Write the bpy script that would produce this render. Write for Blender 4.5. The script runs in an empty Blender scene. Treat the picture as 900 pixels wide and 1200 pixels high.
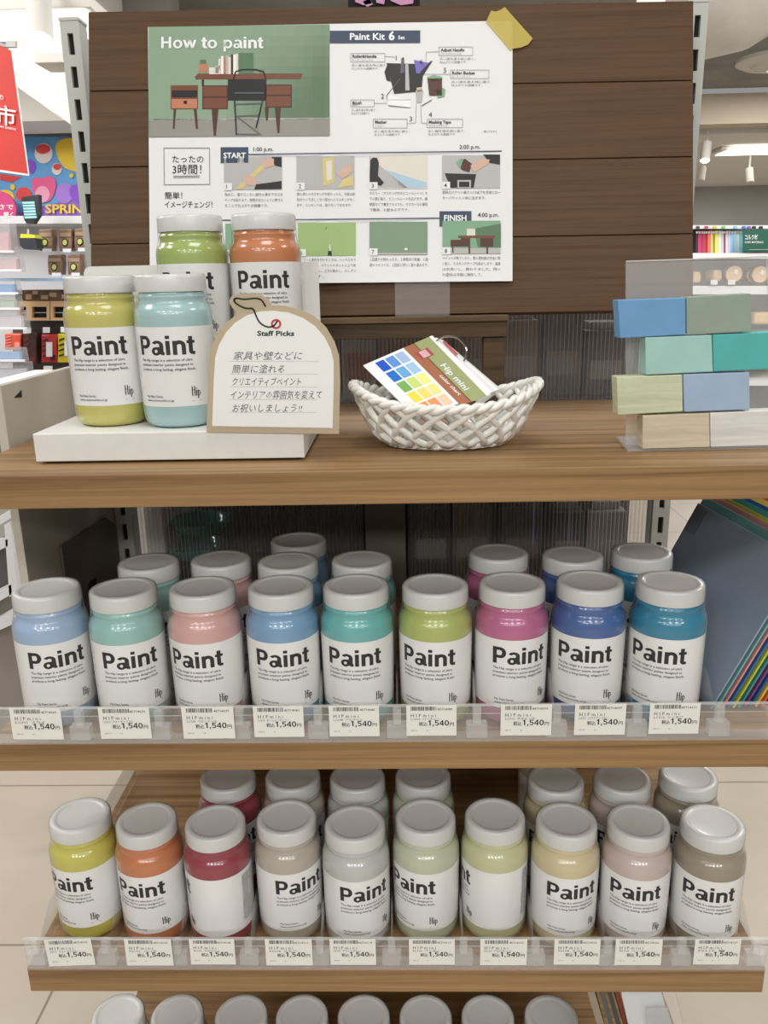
import bpy, math, random, os
from mathutils import Vector, Matrix
random.seed(7)
SC = bpy.context.scene
COL = SC.collection
R = math.radians

# ------------------------------------------------------------------ camera, world, lights, exposure
H = 1.43
F, PITCH, YAW, ROLL = 966.31, R(15.709), R(-1.5348), R(-1.1893)
fw = Vector((math.sin(YAW)*math.cos(PITCH), math.cos(YAW)*math.cos(PITCH), -math.sin(PITCH)))
r0 = Vector((math.cos(YAW), -math.sin(YAW), 0)); u0 = r0.cross(fw)
rx = r0*math.cos(ROLL) + u0*math.sin(ROLL); ux = -r0*math.sin(ROLL) + u0*math.cos(ROLL)
EYE = Vector((0, 0, H))
cd = bpy.data.cameras.new('camera'); cam = bpy.data.objects.new('camera', cd); COL.objects.link(cam)
cam.matrix_world = Matrix(((rx.x, ux.x, -fw.x, 0), (rx.y, ux.y, -fw.y, 0), (rx.z, ux.z, -fw.z, H), (0, 0, 0, 1)))
cd.sensor_fit = 'HORIZONTAL'; cd.sensor_width = 36; cd.lens = F*36/900; cd.clip_start = .02
SC.camera = cam
SC.view_settings.view_transform = 'Standard'; SC.view_settings.look = 'None'
SC.view_settings.gamma = 1; SC.view_settings.use_curve_mapping = False
SC.view_settings.exposure = 0.09
SC.render.film_transparent = False
SC.cycles.transparent_max_bounces = 24
wd = bpy.data.worlds.new('shop_ambient'); SC.world = wd; wd.use_nodes = True
wd.node_tree.nodes['Background'].inputs[0].default_value = (1, .995, .985, 1)
wd.node_tree.nodes['Background'].inputs[1].default_value = 0.27

def area(name, loc, size, power, color=(1, .995, .98), sy=None, rot=(0, 0, 0)):
    l = bpy.data.lights.new(name, 'AREA'); l.shape = 'RECTANGLE'; l.size = size; l.size_y = sy or size
    l.energy = power; l.color = color
    o = bpy.data.objects.new(name, l); o.location = loc; o.rotation_euler = rot; COL.objects.link(o); return o
CEIL = 2.60
for ix in range(5):
    for y, p in ((-2.7, 17), (-1.15, 9)):
        area('ceiling_panel_light', (-1.5+.75*ix, y, CEIL-.03), .28, p, sy=.55)
for (x, y, p) in ((-1.6, .8, 13), (1.5, .8, 11), (0, .6, 6)):
    area('ceiling_panel_light', (x, y, CEIL-.03), .5, p, sy=.5)
for (x, y, p) in ((-2.1, 2.1, 11), (-2.8, 2.8, 9), (1.9, 2.4, 22), (2.4, 5.0, 40), (3.2, 8, 55), (0, 2.6, 20)):
    area('ceiling_panel_light', (x, y, CEIL-.04 if y < 5.5 else 2.33), .5, p, sy=.9)

area('mural_fill_light', (-1.75, 1.7, 2.45), .4, 16, rot=(R(58), 0, 0))  # added fill aimed at the mural to brighten it; no lamp hangs here
area('rack_track_light', (1.9, 1.9, 2.45), .4, 12, rot=(R(58), 0, 0))

# ------------------------------------------------------------------ picture geometry helpers (real planes in the place)
def ray(px, py): return fw + rx*((px-450)/F) - ux*((py-600)/F)
def atY(px, py, Y): d = ray(px, py); return EYE + d*(Y/d.y)
def atZ(px, py, z): d = ray(px, py); return EYE + d*((z-H)/d.z)
def atX(px, py, X): d = ray(px, py); return EYE + d*(X/d.x)
def atP(px, py, p0, n): d = ray(px, py); return EYE + d*((p0-EYE).dot(n)/d.dot(n))

# ------------------------------------------------------------------ materials
def lin(c):
    f = lambda v: (v/255/12.92) if v/255 <= .04045 else ((v/255+.055)/1.055)**2.4
    return (f(c[0]), f(c[1]), f(c[2]), 1)
_m = {}
def mat(name, c, rough=.5, coat=0, metal=0, spec=.5, emit=None, noise=0, nscale=20, bump=0, sss=0):
    if name in _m: return _m[name]
    m = bpy.data.materials.new(name); m.use_nodes = True; nt = m.node_tree; b = nt.nodes['Principled BSDF']
    b.inputs['Base Color'].default_value = lin(c); b.inputs['Roughness'].default_value = rough
    b.inputs['Coat Weight'].default_value = coat; b.inputs['Coat Roughness'].default_value = .06
    b.inputs['Metallic'].default_value = metal; b.inputs['Specular IOR Level'].default_value = spec
    if sss: b.inputs['Subsurface Weight'].default_value = sss; b.inputs['Subsurface Radius'].default_value = (.004, .004, .004)
    if emit: b.inputs['Emission Color'].default_value = lin(emit[0]); b.inputs['Emission Strength'].default_value = emit[1]
    if noise or bump:
        tc = nt.nodes.new('ShaderNodeTexCoord'); n = nt.nodes.new('ShaderNodeTexNoise'); n.inputs['Scale'].default_value = nscale; n.inputs['Detail'].default_value = 5
        nt.links.new(tc.outputs['Object'], n.inputs['Vector'])
        if noise:
            rp = nt.nodes.new('ShaderNodeValToRGB'); a = lin(tuple(max(0, v*(1-noise)) for v in c)); d = lin(tuple(min(255, v*(1+noise)) for v in c))
            rp.color_ramp.elements[0].color = a; rp.color_ramp.elements[1].color = d; rp.color_ramp.elements[0].position = .3; rp.color_ramp.elements[1].position = .7
            nt.links.new(n.outputs['Fac'], rp.inputs['Fac']); nt.links.new(rp.outputs['Color'], b.inputs['Base Color'])
        if bump:
            bp = nt.nodes.new('ShaderNodeBump'); bp.inputs['Strength'].default_value = bump; bp.inputs['Distance'].default_value = .01
            nt.links.new(n.outputs['Fac'], bp.inputs['Height']); nt.links.new(bp.outputs['Normal'], b.inputs['Normal'])
    _m[name] = m; return m
def wood(name, c1, c2, sx=2.2, sy=60, rough=.45, fine=.5, spec=.4):
    m = bpy.data.materials.new(name); m.use_nodes = True; nt = m.node_tree; b = nt.nodes['Principled BSDF']
    tc = nt.nodes.new('ShaderNodeTexCoord'); mp = nt.nodes.new('ShaderNodeMapping'); mp.inputs['Scale'].default_value = (sx, sy, sy)
    n1 = nt.nodes.new('ShaderNodeTexNoise'); n1.inputs['Scale'].default_value = 1; n1.inputs['Detail'].default_value = 6; n1.inputs['Distortion'].default_value = .6
    mp2 = nt.nodes.new('ShaderNodeMapping'); mp2.inputs['Scale'].default_value = (sx*9, sy*11, sy*11)
    n2 = nt.nodes.new('ShaderNodeTexNoise'); n2.inputs['Scale'].default_value = 1; n2.inputs['Detail'].default_value = 3
    mx = nt.nodes.new('ShaderNodeMath'); mx.operation = 'MULTIPLY_ADD'; mx.inputs[1].default_value = fine*.5
    rp = nt.nodes.new('ShaderNodeValToRGB'); e = rp.color_ramp.elements
    e[0].position = .45; e[0].color = lin(c2); e[1].position = .85; e[1].color = lin(c1)
    L = nt.links.new
    L(tc.outputs['Object'], mp.inputs['Vector']); L(tc.outputs['Object'], mp2.inputs['Vector']); L(mp.outputs[0], n1.inputs['Vector']); L(mp2.outputs[0], n2.inputs['Vector'])
    L(n2.outputs['Fac'], mx.inputs[0]); L(n1.outputs['Fac'], mx.inputs[2]); L(mx.outputs[0], rp.inputs['Fac']); L(rp.outputs['Color'], b.inputs['Base Color'])
    b.inputs['Roughness'].default_value = rough; b.inputs['Specular IOR Level'].default_value = spec
    return m
def clear(name, tint=(245, 246, 245), ior=1.45, rough=.03, haze=0, hc=(235, 235, 232), pw_=5, amp=None):
    m = bpy.data.materials.new(name); m.use_nodes = True; nt = m.node_tree; nt.nodes.clear(); L = nt.links.new
    o = nt.nodes.new('ShaderNodeOutputMaterial'); t = nt.nodes.new('ShaderNodeBsdfTransparent'); g = nt.nodes.new('ShaderNodeBsdfGlossy')
    lw = nt.nodes.new('ShaderNodeLayerWeight'); lw.inputs['Blend'].default_value = .5; f0 = ((ior-1)/(ior+1))**2
    pw = nt.nodes.new('ShaderNodeMath'); pw.operation = 'POWER'; pw.inputs[1].default_value = pw_; fr = nt.nodes.new('ShaderNodeMath'); fr.operation = 'MULTIPLY_ADD'; fr.inputs[1].default_value = amp or 1-f0; fr.inputs[2].default_value = f0
    L(lw.outputs['Facing'], pw.inputs[0]); L(pw.outputs[0], fr.inputs[0]); mx = nt.nodes.new('ShaderNodeMixShader')
    L(fr.outputs[0], mx.inputs[0])
    if haze:
        d = nt.nodes.new('ShaderNodeBsdfDiffuse'); d.inputs['Color'].default_value = lin(hc); m2 = nt.nodes.new('ShaderNodeMixShader'); m2.inputs[0].default_value = haze
        L(t.outputs[0], m2.inputs[1]); L(d.outputs[0], m2.inputs[2]); L(m2.outputs[0], mx.inputs[1])
    else: L(t.outputs[0], mx.inputs[1])
    L(g.outputs[0], mx.inputs[2]); L(mx.outputs[0], o.inputs['Surface']); return m

M_INK = mat('ink_black', (42, 41, 42), .7); M_INK2 = mat('ink_grey', (105, 105, 108), .7); M_NAVY = mat('ink_navy', (62, 76, 98), .6)
M_PAPER = mat('paper_white', (236, 236, 236), .55); M_LABEL = mat('label_white', (238, 238, 236), .35, coat=.25)
M_LID = mat('lid_plastic', (214, 215, 212), .3, coat=.15); M_WHITE = mat('white_paint', (232, 231, 226), .4, noise=.01, nscale=60)
M_STEEL = mat('upright_steel', (196, 199, 192), .4); M_DARK = mat('dark_void', (22, 21, 20), .8)
M_SHELF = wood('shelf_walnut_veneer', (174, 139, 96), (120, 89, 55), 1.5, 75)
M_BOARD = wood('dark_oak_veneer', (99, 74, 53), (80, 59, 42), 4, 260, .6, .9, .2)
M_RAIL = wood('stained_rail_wood', (98, 76, 50), (62, 47, 31), 5, 90, .6)
M_CLEAR = clear('clear_acrylic'); M_STRIP = clear('clear_price_rail', (244, 244, 243), 1.5, .08, .10)
M_PANE = clear('sign_holder_acrylic', (242, 243, 243), 1.75, .05, .15)
M_CLIP = clear('divider_clip', (226, 228, 228), 1.9, .12, .22, (236, 238, 238))
M_RIB = clear('ribbed_clear_sheet', (206, 204, 202), 1.4, .22, .04, (196, 194, 190), 1.6, .75)

# ------------------------------------------------------------------ mesh builder
class MB:
    def __init__(s): s.v = []; s.f = []; s.m = []
    def add(s, vs, fs, m=0):
        n = len(s.v); s.v += [Vector(p) for p in vs]; s.f += [tuple(i+n for i in f) for f in fs]; s.m += [m]*len(fs); return s
    def quad(s, a, b, c, d, m=0): return s.add((a, b, c, d), ((0, 1, 2, 3),), m)
    def hexa(s, p, m=0): return s.add(p, ((3, 2, 1, 0), (4, 5, 6, 7), (0, 1, 5, 4), (1, 2, 6, 5), (2, 3, 7, 6), (3, 0, 4, 7)), m)
    def box(s, a, b, m=0):
        (x0, y0, z0), (x1, y1, z1) = a, b
        return s.hexa(((x0, y0, z0), (x1, y0, z0), (x1, y1, z0), (x0, y1, z0), (x0, y0, z1), (x1, y0, z1), (x1, y1, z1), (x0, y1, z1)), m)
    def slab(s, front, dv, m=0):                        # any front polygon with a thickness vector
        n = len(front); f = [Vector(p) for p in front]; b = [p+Vector(dv) for p in f]
        return s.add(f+b, [tuple(range(n)), tuple(range(2*n-1, n-1, -1))]+[(i, i+n, (i+1) % n+n, (i+1) % n) for i in range(n)], m)
    def poly(s, pts, m=0): return s.add(pts, (tuple(range(len(pts))),), m)
    def tube(s, pts, r, n=8, closed=False, m=0, caps=True):
        pts = [Vector(p) for p in pts]; N = len(pts); vs = []; fs = []; up = None
        rr = r if isinstance(r, (list, tuple)) else [r]*N
        for i, p in enumerate(pts):
            t = (pts[(i+1) % N]-pts[i-1]) if closed else (pts[min(i+1, N-1)]-pts[max(i-1, 0)]); t.normalize()
            if up is None: up = t.orthogonal().normalized()
            up = (up-t*up.dot(t)).normalized(); q = t.cross(up)
            vs += [p+(up*math.cos(2*math.pi*k/n)+q*math.sin(2*math.pi*k/n))*rr[i] for k in range(n)]
        for i in range(N if closed else N-1):
            j = (i+1) % N
            off = 0
            if closed and j == 0:
                off = min(range(n), key=lambda o: (vs[i*n]-vs[o]).length)
            fs += [(i*n+k, i*n+(k+1) % n, j*n+(k+1+off) % n, j*n+(k+off) % n) for k in range(n)]
        if caps and not closed: fs += [tuple(range(n-1, -1, -1)), tuple((N-1)*n+k for k in range(n))]
        return s.add(vs, fs, m)
    def lathe(s, prof, c=(0, 0, 0), n=40, m=0, a0=0, a1=2*math.pi):
        full = abs(a1-a0-2*math.pi) < 1e-6; K = n if full else n+1; c = Vector(c); vs = []; fs = []
        for (r, z) in prof:
            vs += [c+Vector((r*math.cos(a0+(a1-a0)*k/n), r*math.sin(a0+(a1-a0)*k/n), z)) for k in range(K)]
        for i in range(len(prof)-1):
            for k in range(n):
                k2 = (k+1) % K
                fs.append((i*K+k, i*K+k2, (i+1)*K+k2, (i+1)*K+k))
        return s.add(vs, fs, m)
    def build(s, name, mats, parent=None, smooth=False, local=False, bevel=0, origin=None, angle=35):
        me = bpy.data.meshes.new(name); vs = s.v
        if parent is not None and not local: o0 = world_of(parent)
        elif parent is None and not local:
            xs = [p.x for p in vs]; ys = [p.y for p in vs]; zs = [p.z for p in vs]
            o0 = Vector(origin) if origin else Vector(((min(xs)+max(xs))/2, (min(ys)+max(ys))/2, min(zs)))
        else: o0 = Vector((0, 0, 0))
        me.from_pydata([tuple(p-o0) for p in vs], [], s.f)
        mats = mats if isinstance(mats, (list, tuple)) else [mats]
        for q in mats: me.materials.append(q)
        me.polygons.foreach_set('material_index', s.m)
        if smooth: me.polygons.foreach_set('use_smooth', [True]*len(s.f))
        me.update()
        if smooth and angle:
            try: me.set_sharp_from_angle(angle=R(angle))
            except Exception: pass
        o = bpy.data.objects.new(name, me); COL.objects.link(o)
        if parent is not None: o.parent = parent
        elif not local: o.location = o0
        if bevel:
            bv = o.modifiers.new('edge', 'BEVEL'); bv.width = bevel; bv.segments = 2; bv.limit_method = 'ANGLE'; bv.angle_limit = R(40)
        return o
def world_of(o):
    v = Vector(o.location); p = o.parent
    while p is not None: v += Vector(p.location); p = p.parent
    return v
def tag(o, label, cat, group=None, kind=None):
    o['label'] = label; o['category'] = cat
    if group: o['group'] = group
    if kind: o['kind'] = kind
    return o
def thing(name, loc, label, cat, group=None):
    o = bpy.data.objects.new(name, None); o.empty_display_size = .02; o.location = loc; COL.objects.link(o); return tag(o, label, cat, group)
def struct(o): o['kind'] = 'structure'; return o

# ------------------------------------------------------------------ lettering
_tc = {}
def glyphs(sx, off=0.0, res=2, shear=0):
    key = (sx, off, res, shear)
    if key not in _tc:
        c = bpy.data.curves.new('t', 'FONT'); c.body = sx; c.size = 1; c.offset = off; c.resolution_u = res; c.shear = shear
        o = bpy.data.objects.new('t', c); m = bpy.data.meshes.new_from_object(o)
        vs = [(v.co.x, v.co.y) for v in m.vertices]; fs = [tuple(p.vertices) for p in m.polygons]
        bpy.data.objects.remove(o); bpy.data.curves.remove(c); bpy.data.meshes.remove(m)
        if not vs: vs, fs = [(0, 0), (.01, 0), (.01, .01)], [(0, 1, 2)]
        _tc[key] = (vs, fs, min(v[0] for v in vs), max(v[0] for v in vs))
    return _tc[key]
def text(mb, s, place, u, v, h, m=0, align='L', w=None, off=.012, res=2, shear=0, vd=1):
    """letters with cap height h at (u, v) of the surface place(u, v); w squeezes the line to that width; vd=-1 when v runs downwards"""
    vs, fs, x0, x1 = glyphs(s, off, res, shear); k = h/.69; kx = (w/(x1-x0)) if w else k
    sh = {'L': -x0, 'C': -(x0+x1)/2, 'R': -x1}[align]
    mb.add([place(u+(x+sh)*kx, v+y*k*vd) for x, y in vs], fs, m)
# a plain bold grotesk drawn stroke by stroke (em units)
def _ring(cx, cy, ox, oy, ix, iy, a0, a1, n=14):
    out = []
    for k in range(n):
        a, b = R(a0+(a1-a0)*k/n), R(a0+(a1-a0)*(k+1)/n)
        out.append([(cx+ix*math.cos(a), cy+iy*math.sin(a)), (cx+ox*math.cos(a), cy+oy*math.sin(a)), (cx+ox*math.cos(b), cy+oy*math.sin(b)), (cx+ix*math.cos(b), cy+iy*math.sin(b))])
    return out
def _bx(x0, y0, x1, y1):
    n = max(1, int((x1-x0)/.1)); return [[(x0+(x1-x0)*i/n, y0), (x0+(x1-x0)*(i+1)/n, y0), (x0+(x1-x0)*(i+1)/n, y1), (x0+(x1-x0)*i/n, y1)] for i in range(n)]
GRO = {
 'P': (.65, _bx(.06, 0, .235, .72)+_bx(.235, .59, .39, .72)+_bx(.235, .245, .39, .372)+_ring(.39, .4825, .235, .2375, .065, .108, -90, 90)),
 'a': (.56, _bx(.36, .03, .525, .37)+_bx(.43, 0, .555, .11)+_ring(.28, .365, .245, .18, .09, .078, 0, 152)+_ring(.215, .145, .195, .158, .065, .064, 0, 360, 20)+_bx(.215, .215, .40, .303)),
 'i': (.27, _bx(.055, 0, .22, .53)+_bx(.055, .60, .22, .725)),
 'n': (.59, _bx(.05, 0, .215, .525)+_ring(.305, .325, .245, .215, .08, .08, 0, 152)+_bx(.385, 0, .55, .325)),
 't': (.335, _bx(.075, .10, .24, .68)+_bx(.0, .42, .33, .53)+_ring(.24, .13, .165, .135, .0, .02, 180, 270)+_bx(.24, -.005, .33, .115)),
 '1': (.50, _bx(.20, 0, .35, .72)+[[(.06, .50), (.20, .56), (.22, .72), (.06, .60)]]),
 '5': (.56, _bx(.10, .61, .50, .72)+_bx(.08, .33, .20, .72)+_ring(.275, .235, .245, .24, .115, .13, -150, 130, 20)),
 '4': (.58, _bx(.34, 0, .475, .72)+_bx(.03, .15, .55, .265)+[[(.03, .265), (.34, .72), (.36, .56), (.155, .265)]]),
 '0': (.58, _ring(.29, .355, .255, .37, .115, .255, 0, 360, 24)),
 ',': (.27, _bx(.06, 0, .20, .14)+[[(.12, 0), (.20, 0), (.14, -.15), (.06, -.15)]]),
 'H': (.72, _bx(.07, 0, .215, .72)+_bx(.505, 0, .65, .72)+_bx(.215, .305, .505, .43)),
 'o': (.61, _ring(.305, .262, .275, .275, .13, .165, 0, 360, 24)),
 'p': (.61, _bx(.065, -.2, .205, .525)+_ring(.32, .262, .25, .275, .11, .165, 0, 360, 24)),
 'w': (.78, [[(0, .525), (.145, .525), (.30, 0), (.16, 0)], [(.16, 0), (.30, 0), (.455, .525), (.325, .525)], [(.325, .525), (.455, .525), (.62, 0), (.48, 0)], [(.48, 0), (.62, 0), (.78, .525), (.635, .525)]]),
 ' ': (.28, [])}
def grotesk(mb, s, place, u, v, w, h, m=0, vd=1):
    tot = sum(GRO[c][0] for c in s); kx = w/tot; ky = h/.72; x = 0
    for c in s:
        for q in GRO[c][1]: mb.poly([place(u+(x+a)*kx, v+b*ky*vd) for a, b in q], m)
        x += GRO[c][0]

# ------------------------------------------------------------------ heights of the place
Z1, Z2, Z3, Z4 = H-.18546, H-.49518, H-.80719, H-1.174
XL, XR, YF, YB = -.47375, .42625, .816, 1.288
TH = .0358
JH, JR = .1619, .0415

# ------------------------------------------------------------------ the setting
fl = MB().box((-6, -3, -.1), (7, 11, 0))
mfl = bpy.data.materials.new('floor_tile'); mfl.use_nodes = True
nt = mfl.node_tree; b = nt.nodes['Principled BSDF']; tc = nt.nodes.new('ShaderNodeTexCoord'); br = nt.nodes.new('ShaderNodeTexBrick')
mp = nt.nodes.new('ShaderNodeMapping'); mp.inputs['Location'].default_value = (.77+.6, -1.4105-.1, 0)
br.offset = 0; br.squash = 1; br.inputs['Scale'].default_value = 1; br.inputs['Brick Width'].default_value = .612; br.inputs['Row Height'].default_value = .612
br.inputs['Mortar Size'].default_value = .003; br.inputs['Color1'].default_value = lin((190, 178, 162)); br.inputs['Color2'].default_value = lin((186, 174, 158)); br.inputs['Mortar'].default_value = lin((138, 126, 112))
nz = nt.nodes.new('ShaderNodeTexNoise'); nz.inputs['Scale'].default_value = 3; nz.inputs['Detail'].default_value = 8
mxx = nt.nodes.new('ShaderNodeMix'); mxx.data_type = 'RGBA'; mxx.blend_type = 'SOFT_LIGHT'; mxx.inputs['Factor'].default_value = .35
nt.links.new(tc.outputs['Object'], mp.inputs['Vector']); nt.links.new(mp.outputs[0], br.inputs['Vector']); nt.links.new(tc.outputs['Object'], nz.inputs['Vector'])
nt.links.new(br.outputs['Color'], mxx.inputs['A']); nt.links.new(nz.outputs['Fac'], mxx.inputs['B']); nt.links.new(mxx.outputs['Result'], b.inputs['Base Color']); b.inputs['Roughness'].default_value = .35
struct(fl.build('floor', mfl, origin=(0, 0, 0)))
M_SLAB = mat('ceiling_grey', (150, 148, 143), .9, noise=.08, nscale=3); M_CWHITE = mat('ceiling_white', (226, 222, 214), .8); M_WALLG = mat('wall_grey', (176, 174, 172), .9, noise=.02, nscale=4)
struct(MB().box((-6, -3, CEIL), (7, 6.03, CEIL+.1)).build('ceiling', M_SLAB, origin=(0, 0, CEIL)))
struct(MB().box((-.6, 6.35, 2.37), (7, 11, 2.47)).build('ceiling_lower', M_CWHITE))
struct(MB().box((-6, 10, 0), (7, 10.1, 2.9)).build('wall_back', M_WALLG))
struct(MB().box((-6.1, -3, 0), (-6, 11, 2.9)).build('wall_left', M_CWHITE)); struct(MB().box((7, -3, 0), (7.1, 11, 2.9)).build('wall_right', M_WALLG))
# beam in front of the lower ceiling
struct(MB().box((.2, 6.03, 2.385), (7, 6.18, 2.57)).build('trim_1', mat('beam_beige', (205, 192, 172), .8)))

# ------------------------------------------------------------------ gondola: shelves, uprights, end panel, ribbed sheets
def shelf(z, label, x0=XL, x1=XR):
    o = MB().box((x0, YF, z-TH), (x1, YB, z)).build('shelf_board', M_SHELF, bevel=.0012); tag(o, label, 'shelf', 'wooden shelf boards of the paint display'); return o
shelf(Z1, 'topmost walnut shelf board carrying the basket and the painted blocks')
shelf(Z2, 'walnut shelf board in the middle carrying pastel and blue paint jars')
shelf(Z3, 'low walnut shelf board carrying yellow, orange, red and neutral jars')
shelf(Z4, 'lowest walnut shelf board just showing jar lids at the picture bottom')

def upright(xc, label):
    t = thing('slotted_upright', (xc, 1.31, 0), label, 'upright', 'slotted steel uprights')
    b = MB(); w = .0135; zt = H+.360; pitch = .0425; y0, y1 = 1.2925, 1.325
    b.box((xc-w, y0, 0), (xc-.0042, y1, zt)); b.box((xc+.0042, y0, 0), (xc+w, y1, zt))
    z = zt-.016; b.box((xc-.0042, y0, z), (xc+.0042, y1, zt))
    sl = MB()
    while z > .12:
        b.box((xc-.0042, y0, z-pitch), (xc+.0042, y1, z-.0275))
        z -= pitch
    b.box((xc-.0042, y0, 0), (xc+.0042, y1, z)); sl.box((xc-.004, y0+.006, .1), (xc+.004, y1-.002, zt-.015))
    b.build('post', M_STEEL, t); sl.build('slot_shade', M_DARK, t)  # near-black core stands in for the shade inside the slots
    MB().box((xc-w-.001, y0-.001, zt), (xc+w+.001, y1+.001, zt+.004)).build('cap', mat('upright_cap', (205, 205, 200), .4), t)
    MB().box((xc-.03, 1.1, 0), (xc+.03, 1.33, .05)).build('foot', M_STEEL, t)
upright(-.4635, 'slotted steel upright beside the tulip mural and red banner')
upright(.4140, 'slotted steel upright beside the row of coloured paper rolls')
M_PANEL = mat('end_panel_beige', (196, 189, 176), .5)
tag(MB().box((-.4905, .975, Z2-.02), (-.4795, 1.33, H-.112)).build('end_panel', M_PANEL, bevel=.001), 'beige end panel closing the shelf side under the yellow jar', 'panel')
XP = -.4745; q = [atX(72, 640, XP), atX(124, 606, XP), atX(147, 606, XP)]; q = [Vector((-.4775, min(p.y, 1.286), p.z)) for p in q]
t = thing('bracket_plate', (-.476, 1.2, Z2), 'dark taupe bracket plate with a cut corner inside the end panel', 'bracket')
MB().slab([Vector((-.4775, q[0].y, Z2+.001)), q[0], q[1], q[2], Vector((-.4775, q[2].y, Z2+.001))], (.003, 0, 0)).build('plate', mat('bracket_taupe', (112, 103, 92), .5), t)
MB().slab([atX(*p, XP+.0003) for p in ((103.5, 687), (105, 682), (112.5, 676), (113, 690), (105, 693))], (.0004, 0, 0)).build('hole', M_DARK, t)
def ribbed(x0, x1, z0, z1, label, y=1.296):
    b = MB(); n = int((x1-x0)/.0062); vs = []
    for i in range(n*4+1):
        x = x0+(x1-x0)*i/(n*4); d = (0, .0030, .0040, .0030)[i % 4]
        vs += [(x, y-d, z0), (x, y-d, z1)]
    b.add(vs, [(2*i, 2*i+2, 2*i+3, 2*i+1) for i in range(n*4)])
    b.quad((x0, y+.002, z0), (x1, y+.002, z0), (x1, y+.002, z1), (x0, y+.002, z1))
    return tag(b.build('ribbed_sheet', M_RIB), label, 'ribbed sheet', 'clear ribbed back sheets')
ribbed(-.448, .398, Z1-.0, H-.0, 'clear ribbed plastic sheet behind the basket and wooden easel')
ribbed(-.448, -.070, Z2-.02, Z1-TH-.001, 'clear ribbed plastic sheet with teal glass bowls showing through')
ribbed(.004, .398, Z2-.02, Z1-TH-.001, 'clear ribbed plastic sheet behind the magenta and blue jars')
tag(MB().box((-.066, 1.295, Z2-.025), (.0, 1.33, Z1-TH-.001)).build('back_post', mat('post_grey', (120, 114, 106), .6), bevel=.001), 'grey back post between two ribbed sheets under the top shelf', 'post')
tag(MB().box((-.448, 1.3, Z4-.2), (.398, 1.312, Z2-.03)).build('back_board', wood('back_board_brown', (92, 62, 42), (66, 44, 30), 3, 60)), 'dark brown back board behind the lower paint jars', 'back board')

# goods standing behind the ribbed sheets
MG = [mat('goods_'+n, c, .6) for n, c in (('brown', (104, 86, 74)), ('black', (62, 58, 58)), ('grey', (128, 124, 120)), ('rust', (132, 70, 60)), ('cream', (118, 110, 102)))]
tag(MB().box((-.45, 1.50, Z3), (.42, 1.52, H+.0)).build('partition_board', mat('partition_dark', (84, 78, 74), .8)), 'dark partition board glimpsed through the ribbed sheets', 'partition')
tag(MB().box((-.44, 1.335, Z1-.02), (.39, 1.495, Z1-.004)).build('rear_shelf', mat('rear_shelf', (90, 86, 82), .5)), 'grey rear shelf seen through the upper ribbed sheet', 'shelf')
tag(MB().box((-.44, 1.335, Z2-.02), (.39, 1.495, Z2-.004)).build('rear_shelf', mat('rear_shelf', (90, 86, 82), .5)), 'grey rear shelf seen through the lower ribbed sheets', 'shelf')
def goods(x0, x1, z0, h, c, c2, label):
    b = MB(); b.box((x0, 1.36, z0), (x1, 1.46, z0+h), 0); b.box((x0+.006, 1.357, z0+h*.25), (x1-.006, 1.361, z0+h*.55), 1)
    b.box((x0+.008, 1.375, z0+h), (x1-.008, 1.445, z0+h*1.12), 1)
    tag(b.build('boxed_goods', [MG[c], MG[c2]], bevel=.002), label, 'box', 'boxed goods behind the ribbed sheets')
k = 0
for zr in (Z1-.004, Z2-.004):
    x = -.10 if zr > Z2 else .01
    while x < .36:
        w = random.choice((.045, .055, .065)); hh = random.uniform(.10, .14)
        goods(x, x+w, zr, hh, random.choice((0, 1, 1, 2)), random.choice((3, 4, 2, 0)), 'boxed goods in dim colours standing behind the ribbed sheets'); x += w+random.choice((.006, .02))
M_TEALG = mat('teal_glass', (50, 128, 126), .12, coat=.6)
for i, (px, py) in enumerate(((226, 652), (236, 624))):
    c = atY(px, py, 1.40); b = MB(); b.lathe([(.014, 0), (.040, .004), (.052, .018), (.054, .026), (.050, .024), (.038, .010), (0, .005)], c, 24)
    for a in range(14): b.tube([Vector((c.x+.053*math.cos(a*.449), 1.40+.053*math.sin(a*.449), c.z+.021)), Vector((c.x+.056*math.cos(a*.449+.2), 1.40+.056*math.sin(a*.449+.2), c.z+.026))], .003, 5)
    tag(b.build('glass_bowl', M_TEALG, smooth=True), ('lower' if i == 0 else 'upper')+' of two stacked teal glass bowls behind the ribbed sheet', 'bowl', 'teal glass bowls')
c = atY(226, 652, 1.40)
tag(MB().box((c.x-.05, 1.35, Z2-.003), (c.x+.05, 1.45, c.z-.0005)).build('display_box', MG[1], bevel=.002), 'dark display box under the teal bowls behind the ribbed sheet', 'box')
tag(MB().box((-.447, 1.345, Z2-.003), (-.415, 1.47, Z1-TH-.01)).build('display_box', mat('display_white', (240, 238, 234), .5), bevel=.002), 'tall white box behind the ribbed sheet beside the teal bowls', 'box')
for i in range(2):
    z = Z1-.10-.0; xx = (.215, .275)[i]
    b = MB()
    b.tube([(xx, 1.335, Z2+.06), (xx, 1.335, Z1-TH-.006)], .002, 6)
    for kk in range(7):
        zz = Z1-.06-kk*.017
        b.tube([(xx, 1.335, zz), (xx+(.014 if kk % 2 else -.014), 1.335, zz+.012)], [.004, .0015], 6)
    tag(b.build('lilac_sprig', mat('lilac', (140, 140, 190), .6)), 'pale lilac sprig ornament '+('nearer the grey back post' if i == 0 else 'nearer the slotted upright')+' behind the ribbed sheet', 'ornament', 'lilac sprig ornaments')

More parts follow.
